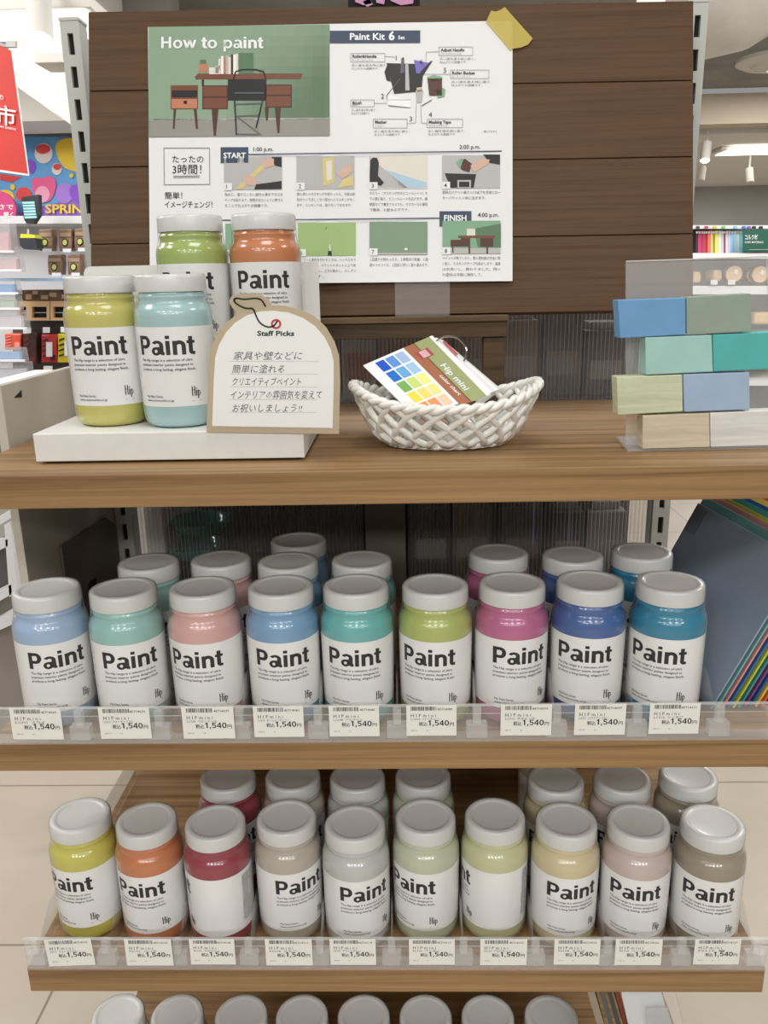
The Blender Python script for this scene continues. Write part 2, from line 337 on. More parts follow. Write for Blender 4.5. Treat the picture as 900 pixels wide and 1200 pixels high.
# ------------------------------------------------------------------ dark panel board on its easel, poster, tape, clip
LEAN = R(15); BN = Vector((0, -math.cos(LEAN), math.sin(LEAN))); BP0 = Vector((0, 1.15, H-.05))
def onb(px, py, lift=0): return atP(px, py, BP0+BN*lift, BN)
t = thing('easel', (0, 1.19, Z1), 'dark stained wooden easel rail under the brown plank board', 'easel')
MB().box((-.285, 1.146, H-.0775), (.141, 1.175, H-.0570)).build('rail', M_RAIL, t, bevel=.001)
MB().box((-.287, 1.142, H-.0568), (.143, 1.182, H-.0478)).build('rail_cap', wood('rail_cap_wood', (120, 96, 66), (88, 68, 44), 5, 90), t, bevel=.0015)
for x in (-.283, .110):
    MB().box((x, 1.150, Z1), (x+.029, 1.173, H-.078)).build('leg', M_RAIL, t, bevel=.001)
tl, tr, br_, bl = onb(103.3, 14), onb(812.6, 1), onb(812, 362.5), onb(107.3, 375)
bd = MB(); back = -BN*.016
def lerp(a, b, k): return a+(b-a)*k
bd.slab([bl-BN*.004, br_-BN*.004, tr-BN*.004, tl-BN*.004], back+BN*.004)
ks = [0, .2465, .4965, .7435, 1]
for i in range(4):
    k0, k1 = ks[i]+(.0016 if i else 0), ks[i+1]-(.0016 if i < 3 else 0)
    bd.slab([lerp(bl, tl, k0), lerp(br_, tr, k0), lerp(br_, tr, k1), lerp(bl, tl, k1)], -BN*.0039)
tag(bd.build('plank_board', M_BOARD, bevel=.0006), 'large dark brown plank board leaning back with the poster on it', 'board')

MP = [M_PAPER, mat('print_green', (126, 152, 124), .5), mat('print_dark_wood', (84, 44, 34), .5), mat('print_floor_grey', (150, 148, 140), .5), M_NAVY, M_INK, M_INK2,
      mat('print_cream', (226, 220, 206), .5), mat('print_skin', (214, 178, 158), .5), mat('print_pale_blue', (176, 204, 222), .5), mat('print_light_green', (158, 186, 120), .5),
      mat('print_black', (26, 26, 28), .5), mat('print_wood', (120, 70, 48), .5), mat('print_grey', (186, 184, 182), .5), mat('print_tape', (218, 200, 130), .5), mat('print_terracotta', (196, 128, 96), .5),
      mat('print_pure_white', (246, 246, 246), .5), mat('print_purple', (120, 108, 190), .5), mat('print_green_deep', (88, 122, 90), .5), mat('print_pale_green', (128, 170, 136), .5)]
PW, PG, PDW, PF, PNV, PK, PK2, PC, PS, PB, PLG, PBK, PWD, PGR, PT, PTC, PPW, PPU, PGD, PGL = range(20)
def curl(px, py):
    d = .0018+.0035*math.exp(-((px-387)/16)**2)+.004*max(0, (py-270)/60)**2
    return d
ps = MB()
def pp(px, py, l=0): return onb(px, py, curl(px, py)+l)
cols = [173.3]+[173.3+k*14 for k in range(1, 13)]+[348+k*3.25 for k in range(24)]+[428+k*13.28 for k in range(14)]; NC = len(cols)
def top(px): return 31.7-(px-173.3)*.0165 if px < 386 else 28.0-(px-387)*.0175
def lef(py): return 173.3+(py-31.7)*.0078
NR = 26; rows = [k/(NR-1) for k in range(NR)]
def gp(i, j):
    px = cols[i]; t0 = top(px); py = t0+(331.5-.01*(px-387)-t0)*rows[j]
    return px+(1-i/(NC-1))*.0078*(py-31.7), py
vs = [pp(*gp(i, j)) for j in range(NR) for i in range(NC)]; vb = [p-BN*.0004 for p in vs]
fs = [(j*NC+i, (j+1)*NC+i, (j+1)*NC+i+1, j*NC+i+1) for j in range(NR-1) for i in range(NC-1)]
ps.add(vs+vb, fs+[tuple(len(vs)+q for q in reversed(f)) for f in fs], PW)
lay = [.0003]
def P(px, py): return pp(px, py, lay[0])
def pr(x0, y0, x1, y1, m, sk=-.004):
    n = max(1, int((x1-x0)/5))
    for i in range(n):
        a = x0+(x1-x0)*i/n; b2 = x0+(x1-x0)*(i+1)/n
        ps.quad(P(a, y1+sk*(a-x0)), P(b2, y1+sk*(b2-x0)), P(b2, y0+sk*(b2-x0)), P(a, y0+sk*(a-x0)), m)
def pg(pts, m): ps.poly([P(*q) for q in reversed(pts)], m)
def pt(s, x, y, h, m=PK, **k): text(ps, s, P, x, y, h, m, vd=-1, **k)
def L(n): lay[0] = .0006+n*.00025
# big photograph of the desk
L(0); pr(174, 31.4, 386.3, 161, PG, -.013); L(1)
GRAD = {}
for i in range(21):
    x0 = 174.2+i*10.1
    for j2 in range(9):
        y0 = 32+j2*12; k = min(1, max(0, (i-8)/12)*(.35+.15*j2)); q = round(k*14)
        if q not in GRAD: GRAD[q] = len(MP); MP.append(mat('print_wall_%d' % q, (142-3*q, 166-3*q, 140-3*q), .5))
        pr(x0, y0-.013*(x0-174), min(386.2, x0+10.2), y0+12.1-.013*(x0-174), GRAD[q], -.013)
pr(176.2, 140, 386.6, 160.5, PF, -.006); pr(176.2, 139.2, 386.6, 141, PGR, -.006)
L(2)
pg([(228.5, 90), (232, 86), (355, 86), (352, 92.5), (229, 93)], PWD)                       # desk top
pr(237, 100, 267, 128, PDW); pr(311, 99, 342, 126, PDW); pr(267, 93, 312, 118, PBK); pg([(248, 128), (256, 128), (253, 159), (250.5, 159)], PDW)
pg([(322, 126), (329, 126), (327.5, 156), (325, 156)], PDW); pg([(310, 126), (315, 126), (314, 141), (311.5, 141)], PDW); pr(236.5, 93, 239, 101, PBK)
pr(200, 100, 232, 128, PWD); pg([(203.5, 128), (206.5, 128), (204.5, 151), (202.5, 151)], PDW); pg([(227, 128), (230.5, 128), (232, 151), (229.5, 151)], PDW)
L(3)
pr(201.5, 106, 231, 114, PBK); pr(201, 116, 231, 127, PTC); pr(215, 118, 219, 122, PBK)
pr(238.5, 101.5, 265.5, 113, PWD); pr(238.5, 115, 265.5, 127, PWD); pr(312.5, 100.5, 340.5, 111, PWD); pr(312.5, 113, 340.5, 125, PWD)
pr(233, 74, 243, 84, PTC); pr(234.5, 70, 241.5, 75, PGD); pr(245, 79, 256, 87, PC); pr(252, 77, 258, 86, PGR)
for i, (w, hh, m) in enumerate(((2.5, 18, PC), (3, 21, PPW), (2.5, 20, PTC), (3, 22, PGR), (3, 20, PC), (2.6, 23, PDW), (3, 23, PPW), (3.4, 24, PC))): pr(256+i*2.9, 86.8-hh, 256+i*2.9+w, 86.8, m)
pr(279, 62, 297, 86.5, PGD)
L(4)
def pline(pts, w, m):
    for (a, c), (b2, d) in zip(pts, pts[1:]):
        l = math.hypot(b2-a, d-c) or 1; nx, ny = -(d-c)/l*w/2, (b2-a)/l*w/2
        ps.quad(P(a-nx, c-ny), P(b2-nx, d-ny), P(b2+nx, d+ny), P(a+nx, c+ny), m)
pline([(277, 158), (274.5, 110), (273, 95), (276, 84), (284, 81.5), (300, 81.5), (309, 84), (311.5, 94), (309, 112), (300, 150)], 1.7, PBK)
pline([(275, 109), (309, 109)], 1.5, PK2); pline([(276, 136), (305, 135)], 1.2, PK2); pline([(277, 136), (306, 158)], 1.2, PK2); pline([(275, 122), (308, 121)], 1.4, PK2); pline([(277, 157), (303, 157.5)], 1.2, PK2)
grotesk(ps, 'How to paint', P, 187.5, 56.5, 121, 13.4, PPW, vd=-1)
# left column
L(0)
for a in ([(192, 173.5), (245.5, 173.5)], [(245.5, 173.5), (245.8, 216)], [(245.8, 216), (192.5, 216.5)], [(192.5, 216.5), (192, 173.5)]): pline(a, .7, PK2)
pt('たったの', 202, 190, 6.6, off=.004); pt('3時間！', 202, 203, 8.6, w=34, off=.004); pline([(203, 206.5), (234, 206)], .8, PK2); pline([(203, 208.3), (234, 207.8)], .6, PK2)
pt('簡単！', 193, 232.5, 6.2, off=.006); pt('イメージチェンジ！', 193, 243, 6.2, w=56, off=.006)
pline([(290, 181), (386, 179.5), (588, 177)], 1.3, PNV); pline([(258, 258), (386, 257), (516, 255.5)], 1.3, PNV)
pr(258.5, 172.5, 291, 191, PNV); pr(515, 247.5, 552.5, 265.5, PNV)
L(1); pt('START', 275, 185.2, 6.2, PPW, align='C', off=.025); pt('FINISH', 533.5, 258.6, 6.4, PPW, align='C', off=.025)
pt('1:00 p.m.', 297, 177, 4.6, PK, off=.008); pt('2:00 p.m.', 538.5, 174.3, 4.6, PK, off=.008); pt('4:00 p.m.', 560, 254, 4.6, PK, off=.008)
pr(386.5, 36, 492.5, 50.5, PNV, -.004); L(2); pt('Paint Kit', 410, 46.5, 7.6, PPW, w=41, off=.025); pt('6', 455.5, 46.8, 9.8, PPW, off=.035); pt('Set', 466.5, 46, 4.2, PPW, off=.025)
# kit illustration
L(0)
pg([(453, 74), (497, 75), (494, 107), (462, 110)], PBK); pg([(450.5, 84), (454, 76), (458, 96), (453, 94)], PBK)
pg([(485, 70), (505, 74), (497, 86), (488, 86)], PPU)
L(1); pg([(470.5, 68), (473.5, 67), (474, 85), (469, 86)], PK2); pg([(475, 75), (478.5, 75), (480, 106), (475, 106)], PGR); pg([(493, 84), (504, 72), (507, 71), (496, 88)], PBK)
pg([(453, 117), (456, 112), (481, 117), (481, 126), (455, 123)], PPW); pline([(453, 117), (481, 117)], .6, PK2); pline([(455, 124), (481, 126)], .7, PK2); pline([(469, 92), (453, 112), (454, 119)], .8, PK2)
pg([(501, 92), (518, 92), (518, 112), (503, 112)], PDW); pg([(500.5, 90), (509, 88), (518.5, 90), (518, 95), (501, 95)], PGL); pg([(510, 106), (516, 101), (522, 105), (521, 113), (513, 115)], PGL)
pg([(487, 106), (494, 104), (496, 108), (494, 120), (488, 120)], PGR); pg([(488, 103), (494, 102), (496, 107), (489, 108)], PT); pline([(494, 124), (506, 117)], 1, PK2)
for i, (n, x, y) in enumerate((('1', 464, 70.5), ('2', 446.5, 115.5), ('3', 480, 142), ('4', 502.5, 137), ('5', 520, 85), ('6', 492, 75))): pt(n, x, y, 5.6, PK, off=0)
for (x0, y0, x1, y1, s, ln) in ((411, 62.5, 451, 72.5, 'Roller&Handle', [(451, 66), (463, 67)]), (411, 117, 438.5, 125, 'Brush', [(438.5, 121), (453, 121)]), (437.5, 139.5, 477, 150, 'Masker', [(477, 145), (487, 144), (488, 121)]),
        (500.5, 139.5, 542, 149.5, 'Masking Tape', [(500.5, 144.5), (494, 144.5), (493, 122)]), (514.5, 55, 554, 65, 'Adjust Handle', [(514.5, 60.5), (499.5, 61), (499, 72)]), (528, 82, 573, 92, 'Roller Bucket', [(528, 87), (497, 87)])):
    pt(s, x0+2, y0+5, 3.3, PK, off=.025)
    pt({'Roller&Handle': 'ローラー＆ハンドル', 'Brush': '刷毛', 'Masker': 'マスカー', 'Masking Tape': 'マスキングテープ', 'Adjust Handle': 'アジャストハンドル', 'Roller Bucket': 'ローラーバケット'}[s], x0+2, y1-1.2, 1.9, PK2, res=1, off=0)
    pts = [(x0, y0), (x1, y0), (x1, y1), (x0, y1), (x0, y0)]; pline(pts, .45, PK2); pline(ln, .45, PK2)
    for q, l in enumerate(('広い面を塗る時に使う。', '仕上がりも綺麗です。')): pt(l, x0+1, y1+5.0+q*3.8, 2.0, PK2, w=(x1-x0)*(1.05 if q == 0 else .8), res=1, off=0)
pt('購入できます', 567, 155, 1.8, PK2, res=1, off=0)
# step photographs
def step(n, x, y, bgm):
    L(0); pr(x, y, x+68, y+39, bgm); L(3); pr(x, y+31, x+9.5, y+39.4, PW); L(4); pt(str(n), x+2.5, y+37.5, 4.6, PK, off=.006)
def para(x, y, lines):
    L(0)
    for q, l in enumerate(lines): pt(l, x, y+q*6.5, 2.9, PK2, w=68 if q < len(lines)-1 else 20+len(l)*2.2, res=1, off=0)
step(1, 262.5, 183.5, PGR); L(1); pg([(275, 222), (312, 188), (316, 191), (284, 221)], PT); pg([(318, 184), (330, 184), (330, 196), (322, 194)], PBK); pg([(300, 216), (330, 212), (330, 221.5), (298, 222)], PBK)
L(2); pg([(306, 190), (316, 185), (321, 186), (321, 194), (310, 197)], PS); pg([(283, 209), (292, 204), (302, 213), (298, 218), (288, 216)], PS)
step(2, 347.5, 183, PGR); L(1); pg([(380, 217), (414, 206), (414, 217), (398, 220)], PT); L(2); pg([(378, 186), (391, 184), (392, 213), (379, 218)], PT); pg([(382, 189), (389, 188), (389, 210), (383, 212)], PC); pg([(394, 204), (404, 196), (412, 192), (414, 200), (402, 210)], PS)
step(3, 433, 182.5, PC); L(1); pg([(433, 183), (452, 200), (478, 220), (433, 220)], PGR); pg([(452, 199), (500, 214), (500, 220), (450, 220)], PB); L(2); pg([(434, 188), (437, 184.5), (442, 185), (444, 191), (443, 206), (450, 214), (446, 218), (433, 213)], PBK)
step(4, 518, 182, PGR); L(1); pg([(521, 203), (558, 204), (555, 220), (528, 220)], PBK); pg([(566, 181), (586, 181), (586, 193), (574, 191)], PBK); L(2); pg([(537, 189), (545, 186), (553, 192), (550, 202), (541, 199)], PDW); pg([(535, 190), (540, 185.5), (543, 187), (539, 198)], PGL); pg([(550, 194), (562, 186), (574, 187), (572, 192), (556, 202)], PS); pr(536, 211, 552, 220, PGR); L(3); pr(538, 213, 550, 219, PBK)
step(6, 349, 261, PLG); L(1); pg([(382, 266), (396, 269), (395, 273), (381, 270)], PGD); pline([(393, 273), (386, 281), (387, 294)], .9, PPW); pg([(384.5, 294), (388.5, 294), (389, 299.5), (384, 299.5)], PBK)
step(7, 433, 260, PG); L(1); pr(442, 296.5, 501, 298.5, PGR); pr(474, 289, 477.5, 293, PPW)
step(8, 518.5, 258.8, PGL); L(1); pr(528, 291, 586.5, 297.5, PGR); pg([(555, 268), (587, 262), (587, 290), (560, 290)], PGD); L(2); pr(528, 281, 545, 289, PDW); pr(537, 276, 580, 279, PWD); pr(540, 279, 551, 289, PDW); pr(563, 279, 578, 289, PDW); pr(547, 268, 557, 276, PC); pr(549, 289, 551, 297, PDW); pr(570, 289, 572, 297, PDW); pr(530, 289, 531.5, 296, PDW)
step(5, 264, 262, PGL)
para(263.5, 229.5, ('始めに、塗りたくない部分の縁までマスキ', 'テープを貼ります。隙間が出ないように押さえ', 'ることで仕上がりが綺麗です。'))
para(348, 229, ('壁の周りのマスキングが終わったら、今度は床', '料がついてほしくない部分へのマスキングをし', 'ます。コンセントは、取り外しておきます。'))
para(433, 228, ('マスカー（マスキング付きビニールシート）を', '下の壁に貼り、ビニールシートを広げます。縁', '側面などで養生するよりも、マスカーなら便利', 'で簡単、お勧めらずです。'))
para(518.5, 227, ('塗料はバケツの高さの1/3以下を目安にロー', 'ラーバケットの中に注ぎます。'))
para(349, 306, ('ローラーに塗料を付けるときは、ハンドルまで', '付かないように、バケットのネットの上で余', '分な塗料を落とし、上下に動かし、少しずつ', '塗ります。'))
para(433.5, 305.5, ('１回塗りが終わったら、１時間ほど乾燥。２回', '目のペイントは、１回目と同じく塗り進みます。'))
para(518.5, 304, ('ペイントが終了したら、壁の塗料面が完全に乾', 'く前に、マスキングテープを剥がします。道具', 'は水洗いし、終わりました。残っ', 'た塗料は冷暗に保存して。'))
po = ps.build('poster', MP); tag(po, 'white how-to-paint poster with desk photo taped to the brown board', 'poster')
# masking tape over the corner
tp = MB(); ty = lambda px, py, d=.0036: onb(px, py, d)
edge = [(569.6, 25.4), (575.6, 12.4), (581, 13.6), (586.5, 11.6), (591.5, 8.2), (624.2, 45), (619, 52), (611, 55.5), (600.2, 57.2), (598.5, 59.2)]
tp.slab([ty(*e) for e in reversed(edge)], BN*-.0003)
tag(tp.build('masking_tape', clear('tape_yellow_film', (214, 196, 120), 1.25, .4, .55, (226, 205, 108))), 'torn piece of yellow masking tape on the poster corner', 'tape')
tp = MB(); tp.slab([onb(x, y, .0024) for x, y in ((463.2, 370.5), (527, 369.5), (527, 321.5), (462.5, 322.5))], BN*.0016)
tp.slab([onb(x, y, .0005) for x, y in ((463.2, 373), (527, 372), (527, 370), (463.2, 371))], BN*.004)
tag(tp.build('poster_clip', clear('clip_acrylic', (226, 224, 220), 1.5, .1, .03)), 'clear acrylic clip on the bottom edge of the brown board', 'clip')

# ------------------------------------------------------------------ paint jars
BODY = [(0, 0), (.030, 0), (.0355, .0018), (.039, .0065), (.0402, .015), (.0408, .05), (JR, .108), (JR, .1172), (.0413, .1212), (.0406, .1248), (.0392, .1278), (.0374, .1302), (.0364, .1318), (.0359, .1338), (.0357, .1362), (.0361, .1374), (.0365, .1386), (.0364, .1402), (.0352, .1412), (.0350, .1436), (.033, .1438), (0, .1438)]
LIDP = [(.0345, .1440), (.0371, .1440), (.0373, .1455), (.0369, .1585), (.0362, .1608), (.0346, .1619), (.0290, .1619), (.0280, .1611), (.0268, .1608), (0, .1610)]
def rad(z):
    for (ra, za), (rb, zb) in zip(BODY[1:], BODY[2:]):
        if za <= z <= zb: return ra+(rb-ra)*(z-za)/(zb-za)
    return JR
def wrap(u, v, lift=.0005):
    r = rad(v)+lift; a = u/JR; return Vector((r*math.sin(a), -r*math.cos(a), v))
def lid_mesh():
    b = MB(); b.lathe(LIDP, n=56); return b
LA, LB = .1084, .0241
def label_mb():
    b = MB(); n = 96; zs = [LB, .05, .08, LA]; vs = []
    for z in zs: vs += [wrap((k/n-.5)*2*math.pi*JR, z, .0003) for k in range(n+1)]
    b.add(vs, [(j*(n+1)+k, j*(n+1)+k+1, (j+1)*(n+1)+k+1, (j+1)*(n+1)+k) for j in range(3) for k in range(n)]); return b
def letter_mb():
    b = MB(); hl = LA-LB; Y = lambda f: LA-hl*f; W = .0655
    grotesk(b, 'Paint', wrap, -W/2-.002, Y(.345), W+.0005, hl*.238, 0)
    for f, s, w in ((.425, 'The Hip range is a selection of ultra', .0600), (.483, 'premium interior paints designed to', .0605), (.541, 'produce a long lasting, elegant finish.', .0635)): text(b, s, wrap, -W/2, Y(f), hl*.033, 0, w=w, off=.012, res=2)
    for f, s, w in ((.885, 'Hip Paint Series', .0225), (.935, 'www.colorworks.co.jp', .0345)): text(b, s, wrap, -W/2+.002, Y(f), hl*.032, 0, w=w, off=.008, res=2)
    x = W/2-.009
    for a in (0, .0028): b.poly([wrap(x+a, Y(.875)), wrap(x+a+.0012, Y(.875)), wrap(x+a+.0012, Y(.755)), wrap(x+a, Y(.745))], 0)
    b.poly([wrap(x, Y(.805)), wrap(x+.0036, Y(.80)), wrap(x+.0036, Y(.792)), wrap(x, Y(.797))], 0)
    b.poly([wrap(x+.0048, Y(.875)), wrap(x+.0061, Y(.875)), wrap(x+.0061, Y(.80)), wrap(x+.0048, Y(.80))], 0); b.poly([wrap(x+.0048, Y(.785)), wrap(x+.0061, Y(.785)), wrap(x+.0061, Y(.77)), wrap(x+.0048, Y(.77))], 0)
    b.poly([wrap(x+.0068, Y(.91)), wrap(x+.0081, Y(.91)), wrap(x+.0081, Y(.80)), wrap(x+.0068, Y(.80))], 0)
    for q in _ring(x+.0078, 0, .0026, .034, .0016, .026, -90, 90, 8): b.poly([wrap(u, Y(.84)+v*hl) for u, v in q], 0)
    b.poly([wrap(x, Y(.937)), wrap(x+.011, Y(.937)), wrap(x+.011, Y(.932)), wrap(x, Y(.932))], 0)
    for i in range(22):                                                   # fine print on the back of the label
        u0 = R(142)*JR; text(b, random.choice(('水性塗料 室内用 つや消し仕上げ 容量二百', 'ご使用の前によくかきまぜて下さい 乾燥', '用途 壁 家具 木部 紙 コンクリート面')), wrap, u0, Y(.09+i*.037), hl*.024, 0, w=.034, off=.012, res=1)
    for i in range(7):
        u0 = -R(158)*JR; text(b, 'ウォールペイント', wrap, u0, Y(.12+i*.05), hl*.02, 0, w=.02, off=.004, res=1)
    return b
JAR = {}
def bodymat(name, c):
    g = sum(c)/3; k = .26 if max(c)-min(c) > 90 else .12; c = tuple((v+(g-v)*k)*.98 for v in c)
    m = mat('paint_'+name, c, .22, coat=.55, sss=0); return m
_lid = lid_mesh().build('lid', M_LID, smooth=True, local=True, angle=50).data
_lab = label_mb().build('label', M_LABEL, smooth=True, local=True).data
_let = letter_mb().build('lettering', M_INK, local=True).data
for me in (_lid, _lab, _let):
    for o in [o for o in COL.objects if o.data == me]: bpy.data.objects.remove(o)
M_FILM = clear('shrink_film_clear', (251, 251, 250), 1.40, .045)
_nt = M_FILM.node_tree; _tc2 = _nt.nodes.new('ShaderNodeTexCoord'); _mp = _nt.nodes.new('ShaderNodeMapping'); _mp.inputs['Scale'].default_value = (120, 120, 22)
_nz = _nt.nodes.new('ShaderNodeTexNoise'); _nz.inputs['Scale'].default_value = 1; _nz.inputs['Detail'].default_value = 2; _bp = _nt.nodes.new('ShaderNodeBump'); _bp.inputs['Strength'].default_value = .28; _bp.inputs['Distance'].default_value = .004
_nt.links.new(_tc2.outputs['Object'], _mp.inputs['Vector']); _nt.links.new(_mp.outputs[0], _nz.inputs['Vector']); _nt.links.new(_nz.outputs['Fac'], _bp.inputs['Height'])
for _n in _nt.nodes:
    if _n.type == 'BSDF_GLOSSY': _nt.links.new(_bp.outputs['Normal'], _n.inputs['Normal'])
FILM = [(.0344, .1624), (.0366, .1618), (.0376, .1596), (.0379, .1455), (.0380, .1405), (.0383, .1350), (.0392, .1310), (.0405, .1275), (.0416, .1235), (.04205, .1185), (.0420, .108), (.0414, .05), (.0409, .016), (.0397, .0072), (.037, .003)]
_fil = MB().lathe(FILM, n=48).build('shrink_film', M_FILM, smooth=True, local=True, angle=80).data
for o in [o for o in COL.objects if o.data == _fil]: bpy.data.objects.remove(o)
_bod = {}
def jar(X, Y, z, cname, c, rot, label, group, full=True):
    if cname not in _bod:
        o = MB().lathe(BODY, n=56).build('body', bodymat(cname, c), smooth=True, local=True, angle=60); _bod[cname] = o.data; bpy.data.objects.remove(o)
    t = thing('paint_jar', (X, Y, z+.0004), label, 'paint jar', group)
    t.rotation_euler = (0, 0, R(rot)-math.atan2(X, Y))
    for n, me in (('body', _bod[cname]), ('lid', _lid), ('shrink_film', _fil)):
        o = bpy.data.objects.new(n, me); COL.objects.link(o); o.parent = t
    if full:
        o = bpy.data.objects.new('label', _lab); COL.objects.link(o); o.parent = t; o['label'] = 'white paper label'
        q = bpy.data.objects.new('lettering', _let); COL.objects.link(q); q.parent = o; q['label'] = 'dark printed lettering'
    return t
GF1 = 'front row of paint jars on the middle shelf'; GB1 = 'back rows of paint jars on the middle shelf'
C1 = [('powder_blue', (160, 188, 222), 'powder blue'), ('mint', (150, 200, 194), 'pale mint green'), ('pink', (222, 170, 162), 'soft salmon pink'), ('sky_blue', (112, 166, 214), 'sky blue'), ('turquoise', (104, 186, 184), 'turquoise'),
      ('lime', (186, 202, 90), 'lime green'), ('magenta', (206, 92, 146), 'magenta pink'), ('royal_blue', (54, 100, 178), 'royal blue'), ('cerulean', (30, 140, 182), 'cerulean blue')]
ROW1 = [(-.4144, .8813, 3), (-.3244, .8790, 0), (-.2335, .880, -20), (-.1436, .881, -2), (-.0574, .881, -5), (.0328, .8795, -11), (.1201, .8825, 18), (.2088, .8850, -2), (.2975, .8793, -10)]
for (X, Y, r), (n, c, w) in zip(ROW1, C1): jar(X, Y, Z2, n, c, r, 'front-row jar of %s paint on the middle shelf' % w, GF1)
for X, Y, k, w in ((-.3218, .9690, 1, 'behind the front mint jar'), (-.2326, .977, 2, 'behind the front pink jar'), (-.1467, .9665, 3, 'between the front sky blue jar and the furthest-back one'), (-.1440, .1+.9525, 3, 'furthest back, against the ribbed sheet'), (-.055, .9692, 4, 'behind the front turquoise jar'),
                   (.1167, .9905, 6, 'behind the front magenta jar'), (.2075, .9772, 7, 'behind the front royal blue jar'), (.2952, .9872, 8, 'behind the front cerulean jar')):
    jar(X, Y, Z2, C1[k][0], C1[k][1], random.uniform(-15, 15), 'grey-lidded %s paint jar %s' % (C1[k][2], w), GB1)
GF2 = 'front row of paint jars on the low shelf'; GB2 = 'back rows of paint jars on the low shelf'
C2 = [('yellow', (218, 208, 70), 'bright yellow'), ('orange', (224, 122, 66), 'orange'), ('red', (172, 48, 66), 'crimson red'), ('greige', (188, 178, 162), 'greige'), ('light_grey', (196, 198, 194), 'light grey'), ('pale_sage', (196, 204, 174), 'pale sage'),
      ('pale_lemon', (206, 206, 156), 'pale lemon green'), ('cream', (216, 200, 156), 'cream'), ('mauve_beige', (204, 184, 178), 'pinkish beige'), ('taupe', (158, 146, 124), 'taupe')]
ROW2 = [(-.4182, .8950, -38), (-.33, .885, -25), (-.2422, .8797, -104), (-.1544, .8895, 20), (-.0676, .8767, 16), (.0202, .8896, -27), (.1068, .8908, -87), (.1937, .8809, 18), (.2812, .8779, 5), (.3703, .8749, 7)]
for (X, Y, r), (n, c, w) in zip(ROW2, C2): jar(X, Y, Z3, n, c, r, 'front-row jar of %s paint on the low shelf' % w, GF2)
for px, py, k in ((269, 943, 2), (344.5, 941.7, 3), (419.7, 943, 4), (496, 941, 5), (650.6, 946, 7), (728, 945, 8), (805, 942, 9)):
    p = atZ(px, py, Z3+.1435); jar(p.x*1.035, p.y+.0369, Z3, C2[k][0], C2[k][1], random.uniform(-15, 15), '%s paint jar standing behind the front %s one' % (C2[k][2], C2[k][2]), GB2)
jar(.2045, 1.075, Z3, 'cream', C2[7][1], 8, 'third cream paint jar, hindmost of its column on the low shelf', GB2)
GF3 = 'paint jars on the lowest shelf showing only lids'
for px, n, c, w in ((142.3, 'white', (236, 236, 232), 'under the yellow jar'), (210.8, 'greige', C2[3][1], 'under the red jar'), (285, 'taupe', C2[9][1], 'between the red and greige jars above'), (355.3, 'light_grey', C2[4][1], 'under the greige jar'),
                    (426.8, 'mauve_beige', C2[8][1], 'under the light grey jar'), (498.5, 'pale_sage', C2[5][1], 'under the pale sage jar'), (570.5, 'cream', C2[7][1], 'under the pale lemon jar'), (643.8, 'greige', C2[3][1], 'under the cream jar beside dark folders')):
    p = atY(px, 1190, .94); jar(p.x*1.012, .94, Z4, n, c, 0, 'jar lid on the lowest shelf %s' % w, GF3)

# ------------------------------------------------------------------ price rails, tags, dividers
def rail(z0, z1, label):
    t = thing('price_rail', ((XL+XR)/2, YF, z0), label, 'price rail', 'clear price rails on the shelf fronts')
    MB().box((XL+.003, YF-.0035, z0), (XR-.003, YF-.0015, z1)).build('front_plate', M_STRIP, t)
    b = MB(); b.box((XL+.003, YF-.0045, z1-.0012), (XR-.003, YF-.0005, z1)); b.box((XL+.003, YF-.0042, z1-.0108), (XR-.003, YF-.0035, z1-.0100)); b.build('lip', clear('rail_lip', (214, 214, 212), 1.7, .1, .25), t)
    MB().box((XL+.003, YF-.0012, z0), (XR-.003, YF+.018, z0+.0012)).build('foot_plate', M_STRIP, t)
rail(Z2+.0006, H-.4490, 'clear acrylic price rail with nine tags under the pastel jars')
rail(Z3+.0006, H-.7600, 'clear acrylic price rail with ten tags under the neutral jars')
M_TAG = mat('tag_paper', (233, 232, 224), .6)
def price_tag(px0, px1, py0, py1, code, name, num, label, zt, tilt=0):
    Y = YF-.0052; a = atY((px0+px1)/2, py0, Y); w = (atY(px1, py0, Y)-atY(px0, py0, Y)).length; h = w*.68; x0 = a.x-w/2
    ct, st = math.cos(R(tilt)), math.sin(R(tilt)); c = Vector((a.x, Y, zt))
    def T(u, v, l=0): du = u-w/2; dv = -v; return Vector((c.x+du*ct-dv*st, Y-l, c.z+du*st+dv*ct))
    t = thing('price_tag', (c.x, Y, zt-h), label, 'price tag', 'price tags on the shelf rails')
    MB().slab([T(0, h), T(w, h), T(w, 0), T(0, 0)], (0, .0004, 0)).build('card', M_TAG, t)
    b = MB(); pl = lambda u, v: T(u, v, .0002)
    rnd = random.Random(code); u = w*.09
    while u < w*.60:
        bw = rnd.choice((.00035, .0005, .0009)); b.quad(pl(u, h*.17), pl(u+bw, h*.17), pl(u+bw, h*.04), pl(u, h*.04)); u += bw+rnd.choice((.0004, .0006, .0009))
    K = dict(vd=-1, res=1)
    text(b, '4571'+num, pl, w*.62, h*.165, h*.07, w=w*.30, off=.006, **K)
    text(b, 'H I P m i n i', pl, w*.09, h*.385, h*.11, w=w*.50, off=.0, **K); text(b, code+'  '+name, pl, w*.09, h*.485, h*.065, w=w*.58, off=0, **K)
    text(b, '税込', pl, w*.25, h*.665, h*.10, w=w*.165, off=.012, **K); grotesk(b, '1,540', pl, w*.425, h*.665, w*.43, h*.175, 0, vd=-1); text(b, '円', pl, w*.865, h*.665, h*.09, w=w*.085, off=.01, **K)
    text(b, '000 10', pl, w*.09, h*.85, h*.045, off=0, **K); text(b, '16', pl, w*.40, h*.85, h*.045, off=0, **K)
    b.build('print', M_INK, t)
